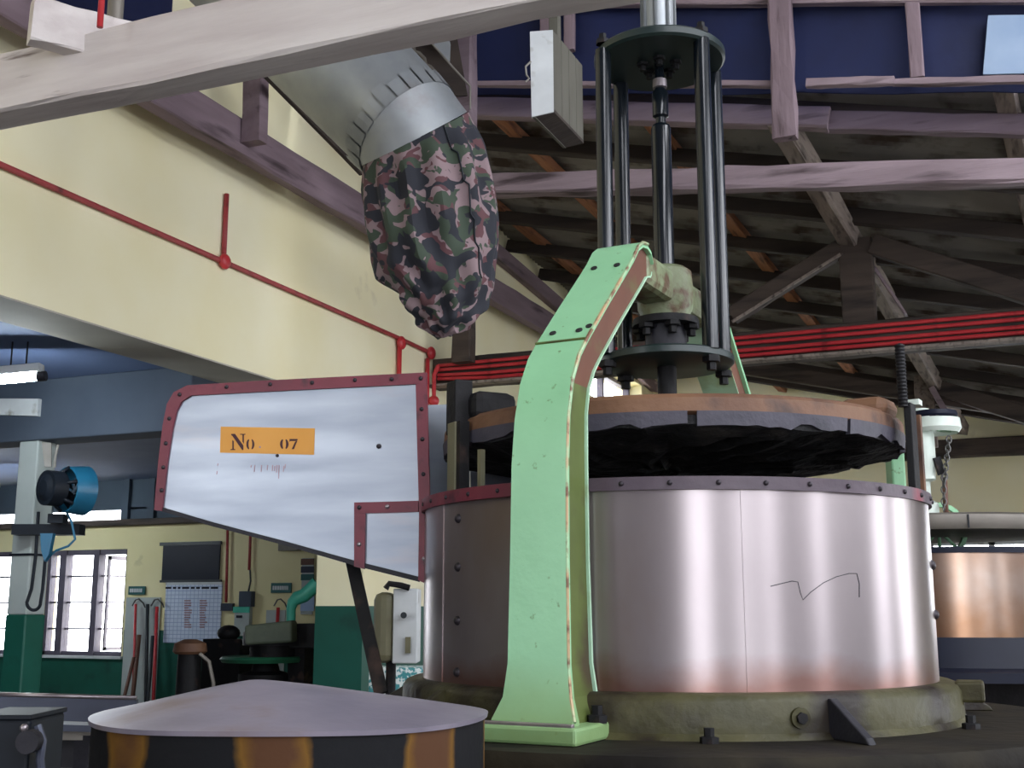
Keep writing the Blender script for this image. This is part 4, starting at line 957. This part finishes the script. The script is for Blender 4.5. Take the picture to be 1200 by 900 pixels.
def wallboard(name, x0, y0, x1, y1, mt, label, cat, th=.02, off=.012):
    a, b = pz(x0, y1), pz(x1, y0)
    return tag(MB().box((a.x, YS-off-th, a.z), (b.x, YS-off, b.z)).build(name, mt, bevel=.004), label, cat)
bb = wallboard('notice_board', 191, 637, 260, 681, 'navy_board', 'blank dark navy notice board above the white chart', 'board')
for a, b in (((190, 636), (261, 638)), ((190, 680), (261, 682))):
    p, q = pz(*a), pz(*b); MB().box((p.x, YS-.045, p.z), (q.x, YS-.012, q.z)).build('frame', 'black_pole', bb)
ch = thing('wall_chart', 'pale ruled chart board with faint pink columns under the navy board', 'chart', (pz(227, 753).x, YS-.03, pz(227, 753).z))
a, b = pz(193, 753), pz(262, 684)
MB().box((a.x, YS-.03, a.z), (b.x, YS-.012, b.z)).build('sheet', 'ruled_chart', ch)
MB().box((a.x, YS-.04, b.z-.01), (b.x, YS-.012, b.z+.02)).build('top_rail', 'white_paint', ch)
MB().box((b.x-.16, YS-.06, a.z+.02), (b.x-.01, YS-.03, a.z+.05)).build('duster', 'navy_board', ch)
random.seed(5)
mrk = MB()
for r in range(12):
    for cx_ in (218, 236):
        p = pz(cx_, 704+r*2.8); q = pz(cx_+5+random.random()*4, 704+r*2.8); mrk.box((p.x, YS-.033, p.z-.008), (q.x, YS-.030, p.z+.008))
mrk.build('figures', 'ink_faint', ch)
mrk = MB(); x = 196
while x < 250:
    l = random.uniform(3, 9); p = pz(x, 689); q = pz(x+l, 689); mrk.box((p.x, YS-.033, p.z-.012), (q.x, YS-.030, p.z+.012)); x += l+2
mrk.build('heading', 'navy_board', ch)
for x0, x1, y0, y1, lab in ((152, 172, 687, 697, 'small teal name sign above the brooms beside the window'), (319, 343, 683, 695, 'small teal name sign beside the turquoise arm')):
    sg = wallboard('wall_sign', x0, y0, x1, y1, 'teal_sign', lab, 'sign')
    m = MB(); x = x0+2.5
    while x < x1-3:
        l = random.uniform(1.2, 2.2); p = pz(x, (y0+y1)/2); q = pz(x+l, (y0+y1)/2); m.box((p.x, YS-.036, p.z-.022), (q.x, YS-.032, p.z+.022)); x += l+.7
    m.build('lettering', 'white_paint', sg)
wallboard('tool_board', 142, 700, 190, 830, 'white_side', 'pale board on the green dado behind the row of brooms', 'board', .012, .012)
wallboard('tool_board', 309, 715, 336, 830, 'white_side', 'pale board behind a single red pole near the grey-lidded machine', 'board', .012, .012)
def pole(x0, y0, x1, y1, r, mt, lab, nm='broom', yd=11.32):
    a, b = pz(x0, y0, yd+.08), pz(x1, y1, yd); b = a+(b-a)*((a.z-.02)/(a.z-b.z)); o = tag(MB().tube([a, b], r, 8).build(nm, mt), lab, 'broom', 'brooms on the board')
    return o
pole(159, 708, 156, 815, .016, 'red_paint', 'red broom pole directly under the teal sign by the window')
pole(173, 708, 171, 815, .02, 'black_pole', 'tall black pole in the middle of the broom board')
pole(184, 711, 180, 813, .02, 'red_paint', 'thick red pole at the chart side of the broom board')
pole(163, 744, 156, 812, .025, 'brown_pole', 'short brown broom pole with rusty grip', yd=11.22)
pole(179, 745, 174, 812, .02, 'black_pole', 'short dark pole leaning beside the thick red pole', yd=11.22)
pole(157, 770, 146, 815, .02, 'brown_pole', 'brown pole leaning out towards the window', yd=11.1)
pole(326, 712, 322, 800, .02, 'red_paint', 'red pole alone on the pale board near the grey-lidded machine')
for x, nm in ((164, 'a'), (186, 'b'), (330, 'c')):
    tag(MB().tube([pz(x-9, 710, 11.44), pz(x-5, 703, 11.44), pz(x-1, 702, 11.42), pz(x+4, 707, 11.40), pz(x+6, 712, 11.40)], .008, 6).build('wire_hook', 'chain_steel'),
        {'a': 'bent wire hook above the short brown broom pole', 'b': 'bent wire hook above the thick red pole', 'c': 'bent wire hook above the lone red pole'}[nm], 'hook')
for x, y0, y1, lab in ((267, 610, 706, 'red conduit dropping to the switch box beside the chart'), (294, 610, 668, 'red conduit dropping to the grey fuse box')):
    a, b = pz(x, y0, 11.46), pz(x-2, y1, 11.46); tag(MB().tube([a, b], .016, 8).build('red_conduit', 'wall_red'), lab, 'conduit')
a, b = pz(293, 668, 11.46), pz(291, 694, 11.46); tag(MB().tube([a, (a+b)/2+Vector((.02, 0, 0)), b], .01, 8).build('cable', 'black_pole'), 'dark cable between red conduit and grey fuse box', 'cable')
wallboard('switch_box', 262, 707, 276, 716, 'grey_panel', 'small blue-grey switch box beside the chart', 'switch', .05)
fb = wallboard('fuse_box', 285, 693, 300, 711, 'grey_concrete', 'grey fuse box with a rounded top on the yellow wall', 'box', .08)
f2 = wallboard('fuse_box', 278, 711, 297, 745, 'white_side', 'pale switch panel with teal strip below the grey fuse box', 'box', .06)
p, q = pz(278, 711), pz(297, 718); MB().box((p.x, YS-.08, q.z), (q.x, YS-.07, p.z)).build('strip', 'turquoise', f2)
p, q = pz(282, 721), pz(288, 724); MB().box((p.x, YS-.085, q.z), (q.x, YS-.07, p.z)).build('switch', 'navy_board', f2)
ps = wallboard('poster', 353, 654, 369, 720, 'white_side', 'narrow printed poster half hidden beside the yellow pier', 'poster', .006)
for y0, y1, mt in ((655, 662, 'brown_pole'), (664, 671, 'grey_panel'), (673, 680, 'teal_sign'), (690, 716, 'pale_sheet')):
    p, q = pz(354, y0), pz(369, y1); MB().box((p.x, YS-.024, q.z), (q.x, YS-.018, p.z)).build('print', mt, ps)
wallboard('lamp_box', 331, 636, 354, 646, 'dusty_steel', 'small dusty lamp box high on the yellow side wall', 'box', .08)
# small roller machine in the side room
sm = thing('side_machine', 'small rolling machine with grey lid, green table and turquoise curved arm', 'machine', (at(318, 760, d=10.2).x, at(318, 760, d=10.2).y, 0))
sd = 10.2
def sp(x, y, d=sd): return at(x, y, d=d)
cxs = sp(322, 740); rs_ = .26
z = lambda y: sp(325, y).z
MB().lathe([(0, z(736)), (rs_*.9, z(738)), (rs_, z(742)), (rs_, z(756)), (0, z(757))], (cxs.x, cxs.y), 40).build('drum', 'dark_iron', sm)
MB().poly([sp(286, 733, 9.8), sp(342, 727, 9.8), sp(342, 753, 9.8), sp(287, 756, 9.8)], HD, .25).build('lid', 'moss_grey', sm, bevel=.02)
MB().lathe([(0, z(769)), (.34, z(769)), (.36, z(772)), (.34, z(776)), (0, z(776))], (cxs.x-.1, cxs.y), 40).build('table', 'dark_green', sm)
MB().lathe([(.2, z(756)), (.2, z(769))], (cxs.x, cxs.y), 24).build('collar', 'black_iron', sm)
MB().lathe([(0, z(776)), (.10, z(776)), (.12, z(786)), (.22, z(790)), (.22, 0)], (cxs.x-.08, cxs.y), 24).build('pedestal', 'black_iron', sm)
MB().tube([sp(341, 740), sp(341, 714), sp(343, 706), sp(348, 701), sp(356, 698), sp(364, 691), sp(372, 683)], [.04, .04, .05, .06, .06, .06, .06], 10).build('arm', 'turquoise', sm)
MB().obox(sp(354, 745), RT*.16, HD*.13, Vector((0, 0, .10))).build('gearbox', 'black_iron', sm, bevel=.01)
p = sp(354, 745); MB().box((p.x-.08, p.y-.08, 0), (p.x+.08, p.y+.08, p.z-.09)).build('stand', 'black_iron', sm)
st = thing('rusty_stool', 'rusty round capped post standing under the ruled chart', 'post', (at(223, 770, d=9.4).x, at(223, 770, d=9.4).y, 0))
p = at(223, 757, d=9.4); MB().lathe([(0, p.z+.05), (.05, p.z+.05), (.12, p.z+.02), (.13, p.z-.04), (.11, p.z-.06), (0, p.z-.06)], (p.x, p.y), 24).build('cap', 'rust_rim', st)
MB().lathe([(.09, p.z-.06), (.10, .2), (.2, .1), (.2, 0)], (p.x, p.y), 20).build('post', 'black_iron', st)
MB().tube([at(234, 766, d=9.3), at(245, 775, d=9.3), at(250, 800, d=9.3), at(250, 840, d=9.3)], .015, 8).build('pipe', 'dusty_steel', st)
p = at(268, 742, d=10.9); tag(MB().ball(p, .09, 12, 8, (1.2, 1, .8)).box((p.x-.2, p.y-.1, 0), (p.x+.2, p.y+.1, p.z-.05)).build('gear_cover', 'black_iron'), 'dark low gear cover with rusty top between chart and grey-lidded machine', 'machine')

# control box by the pier
cb = thing('control_box', 'grey steel control box with a knob standing behind the hopper', 'box', (at(470, 760, d=4.6).x, at(470, 760, d=4.6).y, 0))
dc = 4.6; c_ = at(480, 733, d=dc); hh = (at(480, 690, d=dc).z-at(480, 778, d=dc).z)/2
MB().obox(at(477, 733, d=dc+.1), RT*.046, HD*.09, Vector((0, 0, hh))).build('body', 'white_paint', cb, bevel=.004)
MB().obox(at(452, 735, d=dc+.1), RT*.04, HD*.09, Vector((0, 0, hh*.95))).build('side_box', 'bar_olive', cb, bevel=.03)
MB().tube([at(473, 721, d=dc), at(473, 721, d=dc-.03)], .012, 14).build('knob', 'black_pole', cb)
MB().obox(at(478, 756, d=dc+.003), RT*.01, HD*.004, Vector((0, 0, .03))).build('label', 'bar_olive', cb)
MB().tube([at(452, 690, d=dc), at(456, 684, d=dc), at(470, 686, d=dc), at(480, 689, d=dc)], .012, 8).build('cable', 'black_iron', cb)
p = at(458, 790, d=dc+.1); MB().tube([(p.x, p.y, 0), (p.x, p.y, at(458, 770, d=dc+.1).z)], .02, 10).build('stand', 'black_iron', cb)
p = at(466, 800, d=5.1); tag(MB().obox(Vector((p.x, p.y, at(466, 781, d=5.1).z/2)), RT*.11, HD*.1, Vector((0, 0, at(466, 781, d=5.1).z/2))).build('speckled_plinth', 'speckle', bevel=.01), 'teal and white speckled plinth behind the control box', 'plinth')

# ================================================================== SECOND TEA ROLLER
pa = at(1100, 650, d=5.6); A2 = Vector((pa.x, pa.y, 0)); c2b = (A2.x, A2.y)
r2 = thing('tea_roller', 'farther drum machine with coppery jacket, pale handwheel and hanging chain', 'machine', A2)
def zz(y, d=5.0): return 1.5+(715-y)*d/1425
MB().lathe([(.59, 1.39), (.60, 1.39), (.60, 1.735), (.59, 1.735)], c2b, 96).build('jacket', 'steel_copper', r2)
MB().lathe([(.60, 1.735), (.612, 1.735), (.612, 1.76), (.585, 1.76), (.585, 1.735)], c2b, 96).build('rim_band', 'navy_board', r2)
MB().lathe([(0, 1.905), (.57, 1.905), (.60, 1.895), (.605, 1.86), (.59, 1.835), (.2, 1.83), (0, 1.83)], c2b, 96).build('pressure_lid', 'dusty_steel', r2)
for ph in range(0, 360, 30): MB().obox(mp(.606, ph, 1.865, A2), mp(1, ph, 0, A2).normalized()*0+tan(ph)*.003, rad(ph)*.003, Vector((0, 0, .028))).build('joint', 'fan_dark', r2)
MB().lathe([(0, 1.39), (.66, 1.39), (.70, 1.27), (.85, 1.26), (.85, 1.22), (0, 1.22)], c2b, 64).build('table', 'navy_board', r2)
for ph in (25, -30, 80):
    n = tan(ph); MB().poly([mp(.66, ph, 1.27, A2)-n*.01, mp(.82, ph, 1.26, A2)-n*.01, mp(.64, ph, 1.40, A2)-n*.01], n, .02).build('rib', 'navy_board', r2)
MB().lathe([(.7, 1.22), (.55, .9), (.5, .1), (.65, 0)], c2b, 48).build('plinth', 'black_iron', r2)
MB().lathe([(.06, 1.90), (.06, 1.98), (.03, 2.0), (.03, 2.08), (.055, 2.09), (.055, 2.14), (.06, 2.15), (.06, 2.30), (.045, 2.33), (.045, 2.42), (0, 2.42)], (at(1082, 560, d=5.5).x, at(1082, 560, d=5.5).y), 24).build('spindle', 'white_wheel', r2)
wc_ = at(1095, 503, d=5.5)
hw = skin([ringpts(wc_+Vector((0, 0, h_)), RT, HD, r, 40) for r, h_ in ((.12, .0), (.105, -.02), (.09, 0), (.09, .03), (.115, .045), (.12, 0))]).build('handwheel', 'white_wheel', r2)
skin([ringpts(wc_+Vector((0, 0, h_)), RT, HD, r, 32) for r, h_ in ((.102, .05), (.108, .06), (.102, .08), (.09, .06), (.102, .05))]).build('dark_rim', 'navy_board', hw)
for k in range(4):
    a = k*math.pi/2+.4; e = RT*math.cos(a)+HD*math.sin(a); MB().tube([wc_+e*.02, wc_+e*.1], .01, 6).build('spoke', 'green_pale', hw)
LINK = MB()
lk = [(.011*math.cos(t), 0, .017*math.sin(t)) for t in [2*math.pi*k/10 for k in range(11)]]
LINK = LINK.tube(lk, .0032, 5, False).mesh('chain_link', 'chain_steel')
for i in range(16):
    p = at(1112-.6*i if i < 8 else 1108-(i-7)*.4, 515+i*5.4, d=5.42) if i < 10 else at(1106, 560+(i-10)*7, d=5.42)
    o = put('chain_link', LINK, r2, p); o.rotation_euler = (0, 0, (i % 2)*math.pi/2+.3)
MB().beam(at(1097, 536, d=5.45), at(1104, 556, d=5.45), .02, .035).build('hook_block', 'black_iron', r2)
MB().tube([at(1107, 560, d=5.45), at(1109, 612, d=5.45)], .012, 8).build('rod', 'brown_pole', r2)
gc = at(1100, 622, d=5.55)
skin([[gc+Vector((0, 0, 1))*r*math.sin(t)+RT*r*math.cos(t)+HD*o for t in [2*math.pi*k/40 for k in range(40)]] for r, o in ((.13, -.012), (.11, -.012), (.11, .012), (.13, .012), (.13, -.012))]).build('gear_wheel', 'green_paint', r2)
for k in range(4):
    a = k*math.pi/4; MB().tube([gc+(Vector((0, 0, 1))*math.sin(a)+RT*math.cos(a))*.115, gc-(Vector((0, 0, 1))*math.sin(a)+RT*math.cos(a))*.115], .008, 6).build('spoke', 'green_paint', r2)
MB().obox(at(1050, 560, d=5.9), RT*.035, HD*.05, Vector((0, 0, .22))).build('arm', 'green_paint', r2, bevel=.01)
p = at(1050, 560, d=5.9); MB().box((p.x-.03, p.y-.04, 1.26), (p.x+.03, p.y+.04, 1.95)).build('arm_foot', 'green_paint', r2)
